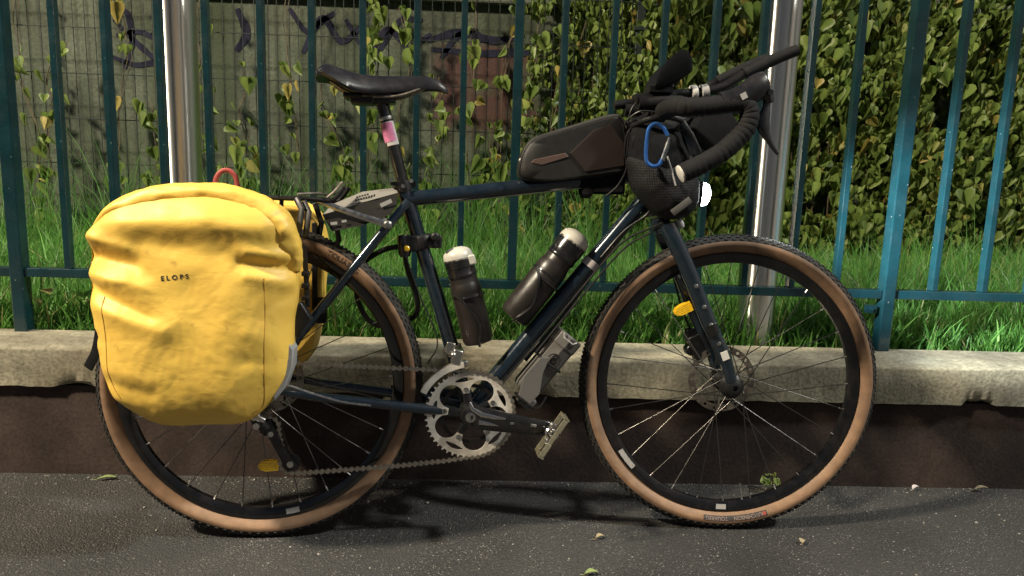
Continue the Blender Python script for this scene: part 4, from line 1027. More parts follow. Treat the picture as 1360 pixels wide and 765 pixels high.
# rear derailleur
m = MB(); m.tube([P(.004, .325, .066), P(-.003, .302, .074), P(.006, .282, .080), P(.022, .266, .072)], [.010, .014, .013, .010], 14); rd = part(m, 'rear_derailleur', M['black_metal'], bike, 50)
m = MB(); m.tube([P(-.018, .305, .078), P(.002, .296, .088), P(.022, .288, .086)], [.006, .009, .006], 12); m.lathe([(.006, 0), (.006, .008)], P(-.028, .286, .075), (0, -1, 0), 10); m.lathe([(.007, 0), (.007, .008)], P(.006, .278, .088), (0, -1, 0), 10); m.build('knuckle', M['chrome'], rd)
for w_ in (.056, .036):
    m = MB(); m.tube([P(.016, .275, w_), P(.030, .25, w_), P(.052, .205, w_), P(.072, .172, w_)], [.013, .011, .010, .013], 10, flat=(.12, 1), up=(0, 1, 0)); m.build('derailleur_cage', M['black_metal'], rd)
m = MB(); m.lathe([(.007, 0), (.007, .004), (.003, .0045)], P(.068, .183, .057), (0, -1, 0), 14); m.lathe([(.006, 0), (.006, .004)], P(.028, .25, .057), (0, -1, 0), 12); m.build('cage_bolt', M['steel'], rd)
for c_ in ((.020, .262), (.068, .183)):
    pts = []
    for q in range(22): r_ = .0215 if q % 2 else .0185; pts.append(P(c_[0] + r_ * math.cos(math.pi * q / 11), c_[1] + r_ * math.sin(math.pi * q / 11), W0 - .0012))
    m = MB(); m.prism(pts, (0, -.0024, 0)); m.build('pulley', M['black_plastic'], rd, 0)
m = MB(); m.tube(catmull([P(.01, .30, .085), P(.02, .352, .10), P(.06, .368, .098), P(.12, .345, .082), P(.18, .325, .074), P(.24, .316, .070)], 6), .0024, 8); part(m, 'gear_cable', M['steel'], bike)

# ---- bars, stem, levers, extensions
def hb(u, v, w): return P(u + STEER * (.21 - w), v, w)
m = MB(); m.tube([P(.820, .880), P(.803, .938)], .0175, 18); part(m, 'steerer_spacer', M['black_metal'], bike)
m = MB(); m.tube([P(.806, .922), P(.83, .940), hb(.838, .955, 0)], [.020, .018, .017], 18); m.lathe([(.021, -.024), (.021, .024)], hb(.838, .955, 0), (0, 1, 0), 20); m.lathe([(.0185, 0), (.0185, .008), (.012, .012)], P(.803, .936), P(-.30, .95), 18); part(m, 'stem', M['black_metal'], bike, 40, .002)
m = MB()
for u, v, w in ((.822, .962, .02), (.84, .975, .026), (.86, .948, .024), (.80, .93, .022), (.812, .90, .024), (.83, .985, .05), (.805, .98, .03), (.85, .972, .05)): m.lathe([(.0055, 0), (.0055, .006), (.003, .008)], P(u, v, w), (.2, -1, .3), 10)
part(m, 'stem_bolt', M['chrome'], bike)
m = MB(); m.tube([hb(.838, .955, -.19), hb(.838, .955, .19)], .0135, 16); part(m, 'handlebar', M['black_metal'], bike)
for s in (1, -1):
    ctl = [(.838, .955, .09), (.838, .955, .16), (.842, .9535, .195), (.860, .949, .209), (.895, .951, .211), (.938, .958, .212), (.970, .960, .213), (.984, .943, .214), (.979, .914, .215), (.957, .887, .216), (.926, .860, .217), (.885, .836, .218), (.851, .820, .218)]
    pth = catmull([hb(a, b_, c_ * s) for a, b_, c_ in ctl], 14)
    rr = []; acc = 0
    for i, p in enumerate(pth):
        if i: acc += (p - pth[i - 1]).length
        ph = (acc / .0115) % 1.0; rr.append(.0192 + .0009 * ph - (.0008 if ph < .12 else 0))
    m = MB(); m.tube(pth, rr, 16); tp = part(m, 'bar_tape', M['tape'], bike, 50)
    e = hb(.851, .820, .218 * s); dd = (hb(.851, .820, .218 * s) - hb(.885, .836, .218 * s)).normalized()
    m = MB(); m.lathe([(.0178, 0), (.0172, .003), (.011, .005)], e, dd, 18); m.build('bar_end_plug', M['white'], tp)
    # hood and lever
    m = MB(); m.tube(catmull([hb(.925, .960, .212 * s), hb(.955, .966, .212 * s), hb(.978, .978, .212 * s), hb(.996, .992, .212 * s), hb(1.010, 1.004, .212 * s), hb(1.018, 1.008, .212 * s)], 5), [0.0204, 0.0209, 0.0215, 0.0220, 0.0231, 0.0237, 0.0242, 0.0248, 0.0248, 0.0248, 0.0253, 0.0259, 0.0259, 0.0259, 0.0259, 0.0259, 0.0253, 0.0248, 0.0237, 0.0226, 0.0215, 0.0204, 0.0187, 0.0160, 0.0121, 0.0066], 16, flat=(.85, 1), up=(0, 1, 0)); hd = part(m, 'brake_hood', M['saddle'], bike, 50)
    m = MB(); m.tube([hb(1.006, .985, .212 * s), hb(1.019, .978, .213 * s), hb(1.024, .962, .214 * s)], [.013, .014, .009], 12, flat=(.8, 1), up=(0, 1, 0)); m.lathe([(.006, 0), (.006, .006)], hb(1.020, .982, .222 * s), (0, -s, 0), 10); m.build('lever_pivot', M['gloss_black'], hd, 40)
    m = MB(); m.tube(catmull([hb(1.018, .975, .213 * s), hb(1.0175, .950, .215 * s), hb(1.012, .925, .218 * s), hb(1.016, .905, .220 * s), hb(1.028, .884, .222 * s), hb(1.044, .863, .224 * s)], 4), [.0065, .007, .0075, .008, .009, .0105, .012, .013, .0135, .0135, .013, .012, .0105, .009, .0075, .0065, .0055, .005, .0045, .004, .003], 12, flat=(.5, 1), up=(0, 1, 0)); m.build('brake_lever', M['gloss_black'], hd, 50)
    m = MB(); m.box(hb(.965, .972, .2325 * s), (.012, .002, .012), Matrix.Rotation(-.5, 3, 'Y')); m.build('hood_mark', M['grey_band'], hd, 0)
    # clip-on extension
    ex = [(.795, .983, .06), (.836, .990, .06), (.936, 1.003, .058), (.990, 1.018, .056), (1.034, 1.046, .054), (1.10, 1.080, .053), (1.150, 1.102, .052)]
    m = MB(); m.tube(catmull([P(a - .02 * (s < 0), b_, c_ * s) for a, b_, c_ in ex], 6), .0105, 14); eb = part(m, 'aero_extension', M['black_metal'], bike, 50)
    m = MB(); m.tube(catmull([P(a - .02 * (s < 0), b_, c_ * s) for a, b_, c_ in ex[4:]], 6), .0128, 14); m.build('extension_grip', M['tape'], eb, 50)
    m = MB(); m.tube([P(.80, .975, .06 * s), P(.84, .975, .06 * s), P(.88, .985, .06 * s)], [.016, .020, .016], 12); m.box(P(.845, 1.003, .06 * s), (.05, .035, .012)); m.build('extension_clamp', M['black_metal'], eb, 40)
    if s > 0:
        m = MB(); m.lathe([(.0155, 0), (.0165, .002), (.0165, .011), (.0155, .013)], P(.915, 1.000, .058), P(.1, .014), 20); m.build('rubber_band', M['white'], eb)
        m = MB(); m.lathe([(.014, 0), (.0155, .001), (.0155, .006), (.015, .007), (.0155, .008), (.0155, .015), (.014, .016)], P(.937, 1.003, .058), P(.1, .018), 20); m.build('rubber_band', M['grey_band'], eb)
    # arm pad: shallow cup
    m = MB(); cu = P(.868 if s > 0 else .883, 1.030, .085 * s if s > 0 else -.05); e1 = Vector((.86, 0, .50)); e2 = Vector((-.30, -.50 * s, .80)); e3 = e1.cross(e2).normalized() * (1 if s < 0 else -1)
    vs = []; fs = []; nr, na = 7, 28
    for lay, o3 in ((0, 0), (1, -.009)):
        for i in range(nr):
            r_ = i / (nr - 1)
            for k in range(na):
                t = 2 * math.pi * k / na; x = (abs(math.cos(t)) ** .8) * (1 if math.cos(t) > 0 else -1) * .046 * r_; y = math.sin(t) * .025 * r_ * (1 + .25 * math.cos(t))
                vs.append(cu + e1 * x + e2.normalized() * y + Vector((0, 0, 1)) * (.020 * (y / .025) ** 2 + o3 + (.006 * (x / .05) ** 2)))
    for lay in (0, 1):
        b0 = lay * nr * na
        for i in range(nr - 1):
            for k in range(na): fs.append((b0 + i * na + k, b0 + i * na + (k + 1) % na, b0 + (i + 1) * na + (k + 1) % na, b0 + (i + 1) * na + k))
    for k in range(na): q0 = (nr - 1) * na; fs.append((q0 + k, q0 + (k + 1) % na, nr * na + q0 + (k + 1) % na, nr * na + q0 + k))
    m.add(vs, fs); ap = part(m, 'arm_pad', M['fabric'], bike, 60)
    m = MB(); m.tube([cu + Vector((0, .012 * s, -.012)), P(.85, 1.006, .055 * s)], [.010, .010], 10); m.build('pad_bracket', M['black_metal'], ap)

# ---- cables
def cable(pts, r=.0024, mt='black_plastic', name='cable'):
    m = MB(); m.tube(catmull([P(*p) for p in pts], 8), r, 8); part(m, name, M[mt], bike)
cable([(.815, .94, .05), (.782, .915, .06), (.776, .875, .055), (.785, .84, .045), (.77, .80, .035), (.745, .775, .028)])
cable([(.83, .93, .06), (.79, .90, .075), (.80, .84, .06), (.84, .775, .045), (.84, .74, .03), (.79, .70, .024), (.74, .64, .022)])
cable([(.90, .74, .04), (.86, .715, .045), (.80, .685, .03), (.755, .64, .023), (.66, .52, .022), (.52, .345, .024)])
cable([(.89, .73, .03), (.85, .70, .04), (.79, .66, .026), (.70, .553, .026), (.60, .425, .024)])
cable([(.72, .588, .0), (.66, .50, -.002), (.58, .40, -.004)], .004, 'gloss_black')
cable([(.838, .955, .08), (.80, .955, .07), (.775, .93, .05), (.78, .90, .04)], .002)
cable([(.84, .962, .03), (.815, .985, .045), (.79, .965, .05), (.785, .93, .045), (.80, .90, .04)], .002)
cable([(.30, .66, .016), (.34, .55, .018), (.38, .45, .024), (.36, .40, .03)], .0015)

# ---- bottle cages
def cage(c0, c1, r, parent=bike, mt='gloss_black'):
    a = P(*c0); b_ = P(*c1); d = (b_ - a).normalized(); e = Vector((0, -1, 0)); f = d.cross(e)
    m = MB()
    for s in (1, -1):
        m.tube(catmull([a + f * .0 + e * r * .2 * s, a + e * r * 1.05 * s + d * .004, a + d * .05 + e * r * 1.06 * s + f * r * .3, a + d * .10 + e * r * 1.04 * s - f * r * .3, a + d * .125 + e * r * .6 * s - f * r * .9], 6), .0032, 8)
    m.tube(catmull([a + d * .11 + (e * math.cos(t) + f * math.sin(t)) * r * 1.06 for t in np.linspace(-.3, 3.45, 12)], 3), .0032, 8)
    part(m, 'bottle_cage', M[mt], parent)
# ---- mudguard plate under the saddle
def wing(pts, y0, y1):
    return [P(u, v, w) for u, v, w in pts]
m = MB(); m.prism(wing([(.150, .742, .012), (.214, .771, .010), (.284, .782, .006), (.291, .771, .022), (.245, .757, .030), (.195, .741, .034), (.134, .720, .040)], 0, 0), (0, .0015, 0)); mg = part(m, 'mudguard', M['ledge_grey'], bike, 30)
m = MB(); m.prism(wing([(.134, .720, .0405), (.195, .741, .0345), (.245, .757, .0305), (.291, .771, .0225), (.289, .745, .036), (.276, .724, .045), (.216, .699, .052), (.156, .686, .054)], 0, 0), (0, .0015, 0)); m.build('lower_flap', M['plate_dark'], mg, 30)
m = MB()
for u, v, du, dv, sl in ((.267, .748, .026, .0085, .45), (.160, .703, .014, .006, .15), (.181, .708, .010, .005, .2)):
    d = Vector((math.cos(sl), 0, math.sin(sl))); q = Vector((-math.sin(sl), 0, math.cos(sl))); c = P(u, v, .0545 if u < .2 else .0415)
    m.prism([c - d * du / 2 - q * dv / 2, c + d * du / 2 - q * dv / 2, c + d * du / 2 + q * dv / 2, c - d * du / 2 + q * dv / 2], (0, -.001, 0))
m.build('reflective_dash', M['grey_cloth'], mg, 0)
m = MB()
for row, (u, v, n_) in enumerate(((.205, .7590, 5), (.203, .7520, 8))):
    for k in range(n_):
        c = P(u + .0055 * k, v + .0016 * k, .034 if row else .027); h = .0026 if row else .0020
        m.prism([c + P(-.002, -h), c + P(.002, -h + .0005), c + P(.0026, h), c + P(-.0014, h)], (0, -.0012, 0))
m.build('worn_print', M['ink'], mg, 0)
m = MB(); m.tube([P(.163, .692, .03), P(.166, .668, .02), P(.160, .655, .012)], .006, 8); m.build('guard_stay', M['black_plastic'], mg)

# ---- rear rack
m = MB()
for s in (1, -1):
    m.tube(catmull([P(-.235, .745, .045 * s), P(-.22, .752, .06 * s), P(-.117, .752, .062 * s), (P(.094, .753, .06 * s)), P(.15, .750, .052 * s), P(.166, .760, .048 * s), P(.180, .780, .042 * s)], 5), .0052, 10)
for u in (-.21, -.18, -.06, .06, .14): m.tube([P(u, .752, .06), P(u, .752, -.06)], .0045, 8)
rack = part(m, 'luggage_rack', M['black_metal'], bike)
for s in (1, -1):
    m = MB(); m.tube([P(.03, .750, .064 * s), P(.012, .38, .078 * s)], .005, 8); m.tube([P(-.12, .75, .064 * s), P(-.10, .52, .075 * s), P(.006, .385, .078 * s)], .005, 8); m.build('rack_leg', M['black_metal'], rack)
    m = MB(); m.tube([P(.125, .748, .052 * s), P(.159, .738, .054 * s), P(.217, .719, .056 * s), P(.275, .702, .052 * s)], [.004, .0065, .0065, .0085], 10, flat=(.3, 1), up=(0, 1, 0)); m.build('rack_stay', M['steel'], rack)
    m = MB(); m.lathe([(.0095, 0), (.0095, .004), (.006, .008), (.003, .008)], P(.272, .702, .055 * s), (0, -s, 0), 14); m.build('stay_bolt', M['steel'], rack)
m = MB(); m.tube(catmull([P(.085, .762, .05), P(.12, .765, .0), P(.135, .762, -.04)], 5), .003, 8); m.tube(catmull([P(.145, .756, .05), P(.16, .77, .045), P(.175, .79, .035)], 4), .003, 8); m.build('rack_spring', M['dull_steel'], rack)
# ------------------------------------------------------------------ luggage
def seg_d(px, py, ax, ay, bx, by):
    dx, dy = bx - ax, by - ay; t = max(0, min(1, ((px - ax) * dx + (py - ay) * dy) / (dx * dx + dy * dy + 1e-12)))
    return math.hypot(px - ax - dx * t, py - ay - dy * t), t
def pillow(outline, w_back, w_sil, w_front, p=3.6, nout=120, rings=34, back_in=.95, disp=None, side=1, flatten=.5):
    o = catmull([(x, y, 0) for x, y in outline], max(2, nout // len(outline)), closed=True); n = len(o)
    cx = sum(q.x for q in o) / n; cy = sum(q.y for q in o) / n
    m = MB(); vs = []; fs = []
    layers = []
    for k in range(9):
        t = k / 8; layers.append((back_in + (1 - back_in) * math.sin(t * math.pi / 2), w_back + (w_sil - w_back) * t))
    for k in range(1, rings):
        r = math.cos(k / rings * math.pi / 2) ** .8; layers.append((r, w_sil + (w_front - w_sil) * (1 - r ** p) ** flatten))
    for (r, w) in layers:
        for q in o:
            x = cx + (q.x - cx) * r; y = cy + (q.y - cy) * r; ww = w
            if disp:
                dd = disp(x, y, r); fr_ = min(1, max(0, (w - w_back) / (w_sil - w_back))); ww = w + dd * fr_ * (1 if r < .985 else .4)
                nx_ = (q.x - cx); ny_ = (q.y - cy); ln = math.hypot(nx_, ny_)
                ed = disp(x + .31, y * 1.3, 1) * .35 * fr_ * r ** 6
                x += nx_ / ln * ed; y += ny_ / ln * ed
            vs.append(P(x, y, ww * side))
    base = len(vs); vs.append(P(cx, cy, side * (w_back))); vs.append(P(cx, cy, side * (w_front + (disp(cx, cy, 0) if disp else 0))))
    L = len(layers)
    for i in range(L - 1):
        for k in range(n): fs.append((i * n + k, i * n + (k + 1) % n, (i + 1) * n + (k + 1) % n, (i + 1) * n + k))
    for k in range(n): fs.append((k, base, (k + 1) % n)); fs.append(((L - 1) * n + k, (L - 1) * n + (k + 1) % n, base + 1))
    m.add(vs, fs); return m

NEAR = [(-.283, .676), (-.262, .703), (-.205, .744), (-.104, .762), (.005, .760), (.072, .735), (.096, .695), (.103, .640), (.100, .557), (.094, .515), (.090, .428), (.074, .378), (.030, .325), (-.008, .303), (-.077, .300), (-.142, .299), (-.185, .311), (-.240, .348), (-.265, .396), (-.273, .441), (-.279, .515), (-.282, .589), (-.281, .640)]
ridges = [  # ax, ay, bx, by, amp, sigma
    (-.275, .672, -.20, .655, .012, .016), (-.262, .632, -.185, .622, -.020, .020), (-.275, .600, -.17, .585, .012, .020),
    (-.272, .575, -.16, .525, -.013, .016), (-.265, .545, -.13, .500, .012, .022), (-.16, .60, -.19, .585, -.008, .02),
    (.095, .640, .02, .650, .010, .014), (.098, .615, .01, .628, -.014, .014), (.095, .590, .02, .605, .010, .014), (.09, .565, .045, .535, -.008, .016),
    (-.06, .66, .03, .66, .006, .02), (-.02, .645, -.12, .65, -.006, .02),
    (-.08, .58, -.05, .50, -.006, .03), (-.01, .56, -.03, .46, .007, .03), (.02, .50, .08, .46, .005, .02), (.01, .44, .08, .43, -.006, .016),
    (-.25, .42, -.15, .40, .006, .02), (-.25, .395, -.16, .375, -.007, .014), (-.24, .36, -.16, .352, .006, .016), (-.11, .52, -.16, .46, .005, .03), (.04, .39, .0, .35, -.005, .015),
    (-.20, .70, -.05, .715, .006, .02), (-.05, .715, .06, .68, .008, .022)]
def near_disp(x, y, r):
    d = 0
    for ax_, ay, bx, by, am, sg in ridges:
        q, t = seg_d(x, y, ax_, ay, bx, by); d += (1.3 if abs(am) > .0085 else .7) * am * math.exp(-(q / sg) ** 1.5) * (1 - .55 * t)
    t_ = min(1, max(0, (y - .655) / .05)); d += .019 * t_ * t_ * (3 - 2 * t_) * (1 if r < .97 else .3)
    d += .0032 * noise.noise(Vector((x * 10, y * 10, .5))) + .0011 * noise.noise(Vector((x * 34 + 3, y * 26, 1.5))) + .0009 * noise.noise(Vector((x * 90, y * 70, 2)))
    return d
pn = bthing('pannier_bag', (-.09, .30, .14), 'large yellow roll-top pannier bag hanging on the street side of the rear wheel', 'bag', 'yellow panniers')
mbag = pillow(NEAR, .080, .150, .222, 3.4, 184, 56, .96, near_disp)
body = part(mbag, 'body', M['yellow'], pn, 80)
bagbvh = BVHTree.FromPolygons([Vector(v) for v in mbag.v], mbag.f)
def on_bag(u, v, lift=.0008):
    h = bagbvh.ray_cast(P(u, v, .6), Vector((0, 1, 0)))
    return h[0] + Vector((0, -lift, 0)) if h[0] is not None else P(u, v, .2)
# roll top: the rolled mouth of the bag lying over the front
rp = [(-.283, .668, .150), (-.263, .690, .160), (-.222, .724, .168), (-.155, .748, .172), (-.080, .756, .174), (-.010, .751, .176), (.038, .732, .178), (.070, .703, .178), (.088, .670, .174), (.096, .640, .165), (.094, .610, .155)]
pth = catmull([P(*q) for q in rp], 10); m = MB(); n_ = 26; vs = []; fs = []; Lp = len(pth)
for i, c in enumerate(pth):
    t = i / (Lp - 1); tg = (pth[min(i + 1, Lp - 1)] - pth[max(i - 1, 0)]).normalized(); e1 = Vector((0, -1, 0)); e2 = tg.cross(e1).normalized()
    k = min(1, .35 + 3.2 * t) * min(1, .45 + 2.2 * (1 - t)) ; h = (.016 + .006 * math.sin(t * 3.0) + .022 * max(0, t - .5)) * k; dpt = .031 * k
    for j in range(n_):
        a = 2 * math.pi * j / n_; ca, sa = math.cos(a), math.sin(a)
        ca = abs(ca) ** .75 * (1 if ca > 0 else -1)
        wr = 1 + .16 * noise.noise(Vector((t * 12, math.cos(a) * 1.2, math.sin(a) * 1.2))) + .07 * noise.noise(Vector((t * 45, math.cos(a) * 2, math.sin(a) * 2 + 4)))
        vs.append(c + (e1 * ca * dpt + e2 * (-sa) * h) * wr)
for i in range(Lp - 1):
    for j in range(n_): fs.append((i * n_ + j, i * n_ + (j + 1) % n_, (i + 1) * n_ + (j + 1) % n_, (i + 1) * n_ + j))
fs.append(tuple(range(n_ - 1, -1, -1))); fs.append(tuple((Lp - 1) * n_ + j for j in range(n_)))
m.add(vs, fs); part(m, 'roll_top', M['yellow'], pn, 80)
for seam in ([(.050, .60), (.050, .529), (.047, .442), (.041, .354), (.02, .330)], [(-.245, .56), (-.243, .484), (-.240, .40), (-.222, .362)]):
    m = MB(); m.tube([on_bag(q.x, q.y, -.0004) for q in catmull([(a, b_, 0) for a, b_ in seam], 14)], .0013, 6); part(m, 'seam', M['yellow_seam'], pn)
# printed name
me = text_mesh('ELOPS', .0125, 1.62, .0004); me.materials.clear(); me.materials.append(M['ink'])
bmx = bmesh.new(); bmx.from_mesh(me); bmesh.ops.subdivide_edges(bmx, edges=[e for e in bmx.edges if e.calc_length() > .003], cuts=1); bmx.to_mesh(me); bmx.free()
ca, sa = math.cos(.10), math.sin(.10)
for v in me.vertices: v.co = on_bag(-.109 + v.co.x * ca - v.co.y * sa, .600 + v.co.x * sa + v.co.y * ca, .0006)
o = link('lettering', me, pn); o.location = -OFF[pn.name]
# grey reflective corner, hook tab, hanging strap
m = MB(); m.prism([P(.086, .47, .120), P(.0965, .455, .120), P(.0945, .42, .120), P(.080, .378, .120), (P(.058, .350, .120)), P(.055, .362, .120), P(.078, .40, .120)], (0, -.050, 0)); part(m, 'reflective_patch', M['grey_cloth'], pn, 30, .003)
m = MB(); m.prism([P(.085, .535, .10), P(.104, .545, .10), P(.125, .51, .10), P(.108, .488, .10), P(.098, .470, .10), P(.09, .478, .10)], (0, -.028, 0)); part(m, 'hook_tab', M['black_plastic'], pn, 30, .003)
m = MB()
for z in (.60, .575, .55): m.box(P(.108, z, .095), (.014, .02, .010))
m.tube([P(.104, .66, .09), P(.108, .60, .09), P(.112, .53, .095)], .006, 8, flat=(.5, 1)); part(m, 'mounting_rail', M['black_plastic'], pn, 30, .002)
m = MB(); m.tube(catmull([P(-.272, .60, .12), P(-.283, .545, .125), P(-.285, .50, .122), P(-.296, .443, .118), P(-.316, .404, .112)], 6), .011, 8, flat=(.14, 1), up=(.3, 1, 0)); part(m, 'strap', M['fabric'], pn)
m = MB(); m.box(P(-.281, .558, .126), (.016, .018, .022)); part(m, 'buckle', M['black_plastic'], pn, 30, .003)
for s_ in ((.098, .742), (.112, .735)):
    m = MB(); m.tube([P(s_[0] - .012, s_[1] + .012, .07), P(s_[0] + .002, s_[1] - .01, .09), P(s_[0] - .004, s_[1] - .06, .092)], .007, 8, flat=(.3, 1)); part(m, 'rack_hook', M['black_plastic'], pn)

# far pannier
fp = bthing('pannier_bag', (-.08, .30, -.14), 'yellow pannier bag half hidden on the fence side of the rear wheel', 'bag', 'yellow panniers')
FAR = [(-.275, .656), (-.20, .712), (-.104, .735), (.005, .740), (.075, .732), (.110, .700), (.122, .655), (.120, .60), (.115, .53), (.108, .46), (.094, .40), (.05, .345), (-.0, .312), (-.077, .305), (-.142, .304), (-.2, .33), (-.25, .38), (-.265, .441), (-.270, .515), (-.272, .589)]
def far_disp(x, y, r): return .005 * noise.noise(Vector((x * 13 + 7, y * 13, 4.5))) + .003 * noise.noise(Vector((x * 30, y * 30, 9)))
part(pillow(FAR, .080, .145, .215, 3.4, 160, 24, .97, far_disp, -1), 'body', M['yellow'], fp, 80)
m = MB(); m.tube(catmull([P(-.26, .67, -.15), P(-.17, .715, -.16), P(-.08, .735, -.165), (P(.01, .735, -.165)), P(.07, .725, -.16), P(.10, .70, -.15)], 8), [.012] + [.024] * 39 + [.012], 14, flat=(1.2, .8)); part(m, 'roll_top', M['yellow'], fp, 80)
m = MB(); m.tube(catmull([P(-.125, .770, -.10), P(-.120, .795, -.10), P(-.108, .810, -.10), P(-.092, .812, -.10), P(-.078, .798, -.10), P(-.073, .770, -.10)], 6), .0055, 10, flat=(.6, 1)); part(m, 'carry_loop', M['red'], fp)
m = MB(); m.box(P(.10, .60, -.078), (.012, .012, .2)); m.box(P(.112, .50, -.08), (.03, .016, .06)); m.tube([P(.10, .745, -.08), P(.115, .70, -.078), P(.108, .66, -.078)], .007, 8, flat=(.3, 1)); part(m, 'mounting_rail', M['black_plastic'], fp, 30, .003)

# top tube bag
tb = bthing('top_tube_bag', (.68, .81, 0), 'dark grey hard shell bag strapped on the top tube', 'bag')
TB = [(.557, .808), (.552, .842), (.562, .874), (.586, .896), (.66, .921), (.752, .950), (.776, .944), (.794, .900), (.797, .836), (.75, .822), (.70, .814), (.62, .803)]
def sh(scale, dw): return [(.675 + (x - .675) * scale, .868 + (y - .868) * scale) for x, y in TB]
def shell(w0, w1, s0, s1):
    m = MB(); lay = [(.60, -w1), (.90, -w1 * .985), (.97, -w0), (1.0, -w0 * .75), (1.0, w0 * .75), (.97, w0), (.90, w1 * .985), (.60, w1)]
    o = catmull([(x, y, 0) for x, y in TB], 6, True); n = len(o); vs = []; fs = []
    for r, w in lay:
        for q in o: vs.append(P(.675 + (q.x - .675) * r, .868 + (q.y - .868) * r, w))
    for i in range(len(lay) - 1):
        for k in range(n): fs.append((i * n + k, i * n + (k + 1) % n, (i + 1) * n + (k + 1) % n, (i + 1) * n + k))
    fs.append(tuple(range(n - 1, -1, -1))); fs.append(tuple((len(lay) - 1) * n + k for k in range(n)))
    m.add(vs, fs); return m
M['shell'] = mat('bag shell', (.013, .0125, .012), .5, spec=.35, bump=.25, bscale=800, rvar=.08)
part(shell(.028, .036, 1, 1), 'body', M['shell'], tb, 50)
m = MB(); lid = [(.561, .868), (.571, .886), (.588, .8985), (.66, .9238), (.752, .9525), (.778, .9460), (.787, .925)]
o_ = catmull([(a, b_, 0) for a, b_ in lid], 5)
vs = []; fs = []
for q in o_:
    for w in np.linspace(-.030, .030, 9): vs.append(P(q.x, q.y + .0025 - .006 * (abs(w) / .03) ** 3, w))
for i in range(len(o_) - 1):
    for k in range(8): fs.append((i * 9 + k, i * 9 + k + 1, (i + 1) * 9 + k + 1, (i + 1) * 9 + k))
m.add(vs, fs); M['lid'] = mat('bag lid', (.030, .029, .027), .65, spec=.3, bump=.4, bscale=900)
o = part(m, 'lid', M['lid'], tb, 60); sf = o.modifiers.new('t', 'SOLIDIFY'); sf.thickness = .003
for s in (1, -1):
    m = MB(); m.prism([P(.660, .866, .0355 * s), P(.712, .918, .0335 * s), P(.748, .930, .033 * s), P(.778, .892, .0345 * s), P(.782, .842, .0345 * s), P(.695, .826, .0355 * s)], (0, -.003 * s, 0)); part(m, 'side_panel', M['panel_brown'], tb, 0, .0015)
    M['panel_light'] = M.get('panel_light') or mat('bag wedge', (.07, .042, .034), .5, bump=.2, bscale=800)
    m = MB(); m.prism([P(.574, .842, .0335 * s), P(.582, .850, .0338 * s), P(.650, .866, .0352 * s), P(.658, .857, .0355 * s), P(.60, .838, .0345 * s)], (0, -.003 * s, 0)); part(m, 'side_wedge', M['panel_light'], tb, 0, .0015)
m = MB(); m.tube([P(.60, .80, .02), P(.60, .765, .021), P(.60, .755, 0), P(.60, .765, -.021), P(.60, .80, -.02)], .011, 8, flat=(.2, 1), up=(0, 1, .01)); m.tube([P(.70, .82, .02), P(.705, .780, .022), P(.705, .772, 0), P(.705, .78, -.022), P(.70, .82, -.02)], .012, 8, flat=(.2, 1), up=(0, 1, .01)); part(m, 'strap', M['fabric'], tb)
m = MB(); m.box(P(.745, .805, 0), (.09, .042, .05)); part(m, 'base_block', M['fabric'], tb, 30, .006)
m = MB(); m.tube([P(.556, .850, .02), P(.553, .845, .024)], .004, 8); part(m, 'zip_pull', M['white'], tb)

m = MB(); zp = [(.675 + (q.x - .675) * .985, .868 + (q.y - .868) * .985) for q in catmull([(x, y, 0) for x, y in TB], 6, True)]
m.tube([P(x, y, .0265) for x, y in zp], .0016, 6, closed=True); part(m, 'zip', M['black_plastic'], tb)
# feed bag hanging beside the stem
sb = bthing('feed_bag', (.87, .735, .07), 'black mesh feed bag hanging beside the head tube', 'bag')
SB = [(.790, .925), (.835, .938), (.880, .930), (.905, .900), (.928, .855), (.940, .800), (.934, .758), (.905, .733), (.858, .738), (.808, .785), (.790, .83), (.784, .88)]
def sdisp(x, y, r): return .004 * noise.noise(Vector((x * 22, y * 22, 3))) + .0015 * noise.noise(Vector((x * 60, y * 60, 5)))
part(pillow(SB, .0, .05, .108, 3.0, 96, 24, .9, sdisp), 'body', M['fabric'], sb, 80)
def meshmat():
    m = bpy.data.materials.new('mesh fabric'); m.use_nodes = True; t = m.node_tree; b = t.nodes['Principled BSDF']
    tc = nd(t, 'ShaderNodeTexCoord'); vo = nd(t, 'ShaderNodeTexVoronoi'); vo.inputs['Scale'].default_value = 300; vo.inputs['Randomness'].default_value = .15; t.links.new(tc.outputs['Object'], vo.inputs['Vector'])
    r = nd(t, 'ShaderNodeValToRGB'); r.color_ramp.elements[0].position = .3; r.color_ramp.elements[0].color = (.004, .004, .005, 1); r.color_ramp.elements[1].position = .5; r.color_ramp.elements[1].color = (.011, .011, .013, 1); b.inputs['Specular IOR Level'].default_value = .25
    t.links.new(vo.outputs['Distance'], r.inputs['Fac']); t.links.new(r.outputs['Color'], b.inputs['Base Color']); b.inputs['Roughness'].default_value = .6
    bp = nd(t, 'ShaderNodeBump'); bp.inputs['Distance'].default_value = .002; t.links.new(vo.outputs['Distance'], bp.inputs['Height']); t.links.new(bp.outputs['Normal'], b.inputs['Normal']); return m
M['mesh_fabric'] = meshmat()
SB2 = [(.787, .862), (.845, .858), (.905, .872), (.925, .872), (.944, .800), (.938, .755), (.907, .730), (.856, .735), (.805, .783), (.787, .828)]
part(pillow(SB2, .015, .05, .113, 3.0, 90, 22, .93, sdisp), 'mesh_pocket', M['mesh_fabric'], sb, 80)
m = MB(); m.tube(catmull([P(.79, .925, .055), P(.81, .935, .10), P(.85, .942, .105), (P(.888, .935, .095)), P(.90, .925, .05)], 6), .006, 10); part(m, 'rim', M['black_plastic'], sb)
m = MB(); m.tube([P(.868, .742, .118), P(.885, .756, .122), P(.906, .772, .118)], .0075, 8, flat=(.15, 1), up=(0, 1, 0)); part(m, 'webbing_strap', M['keg'], sb)
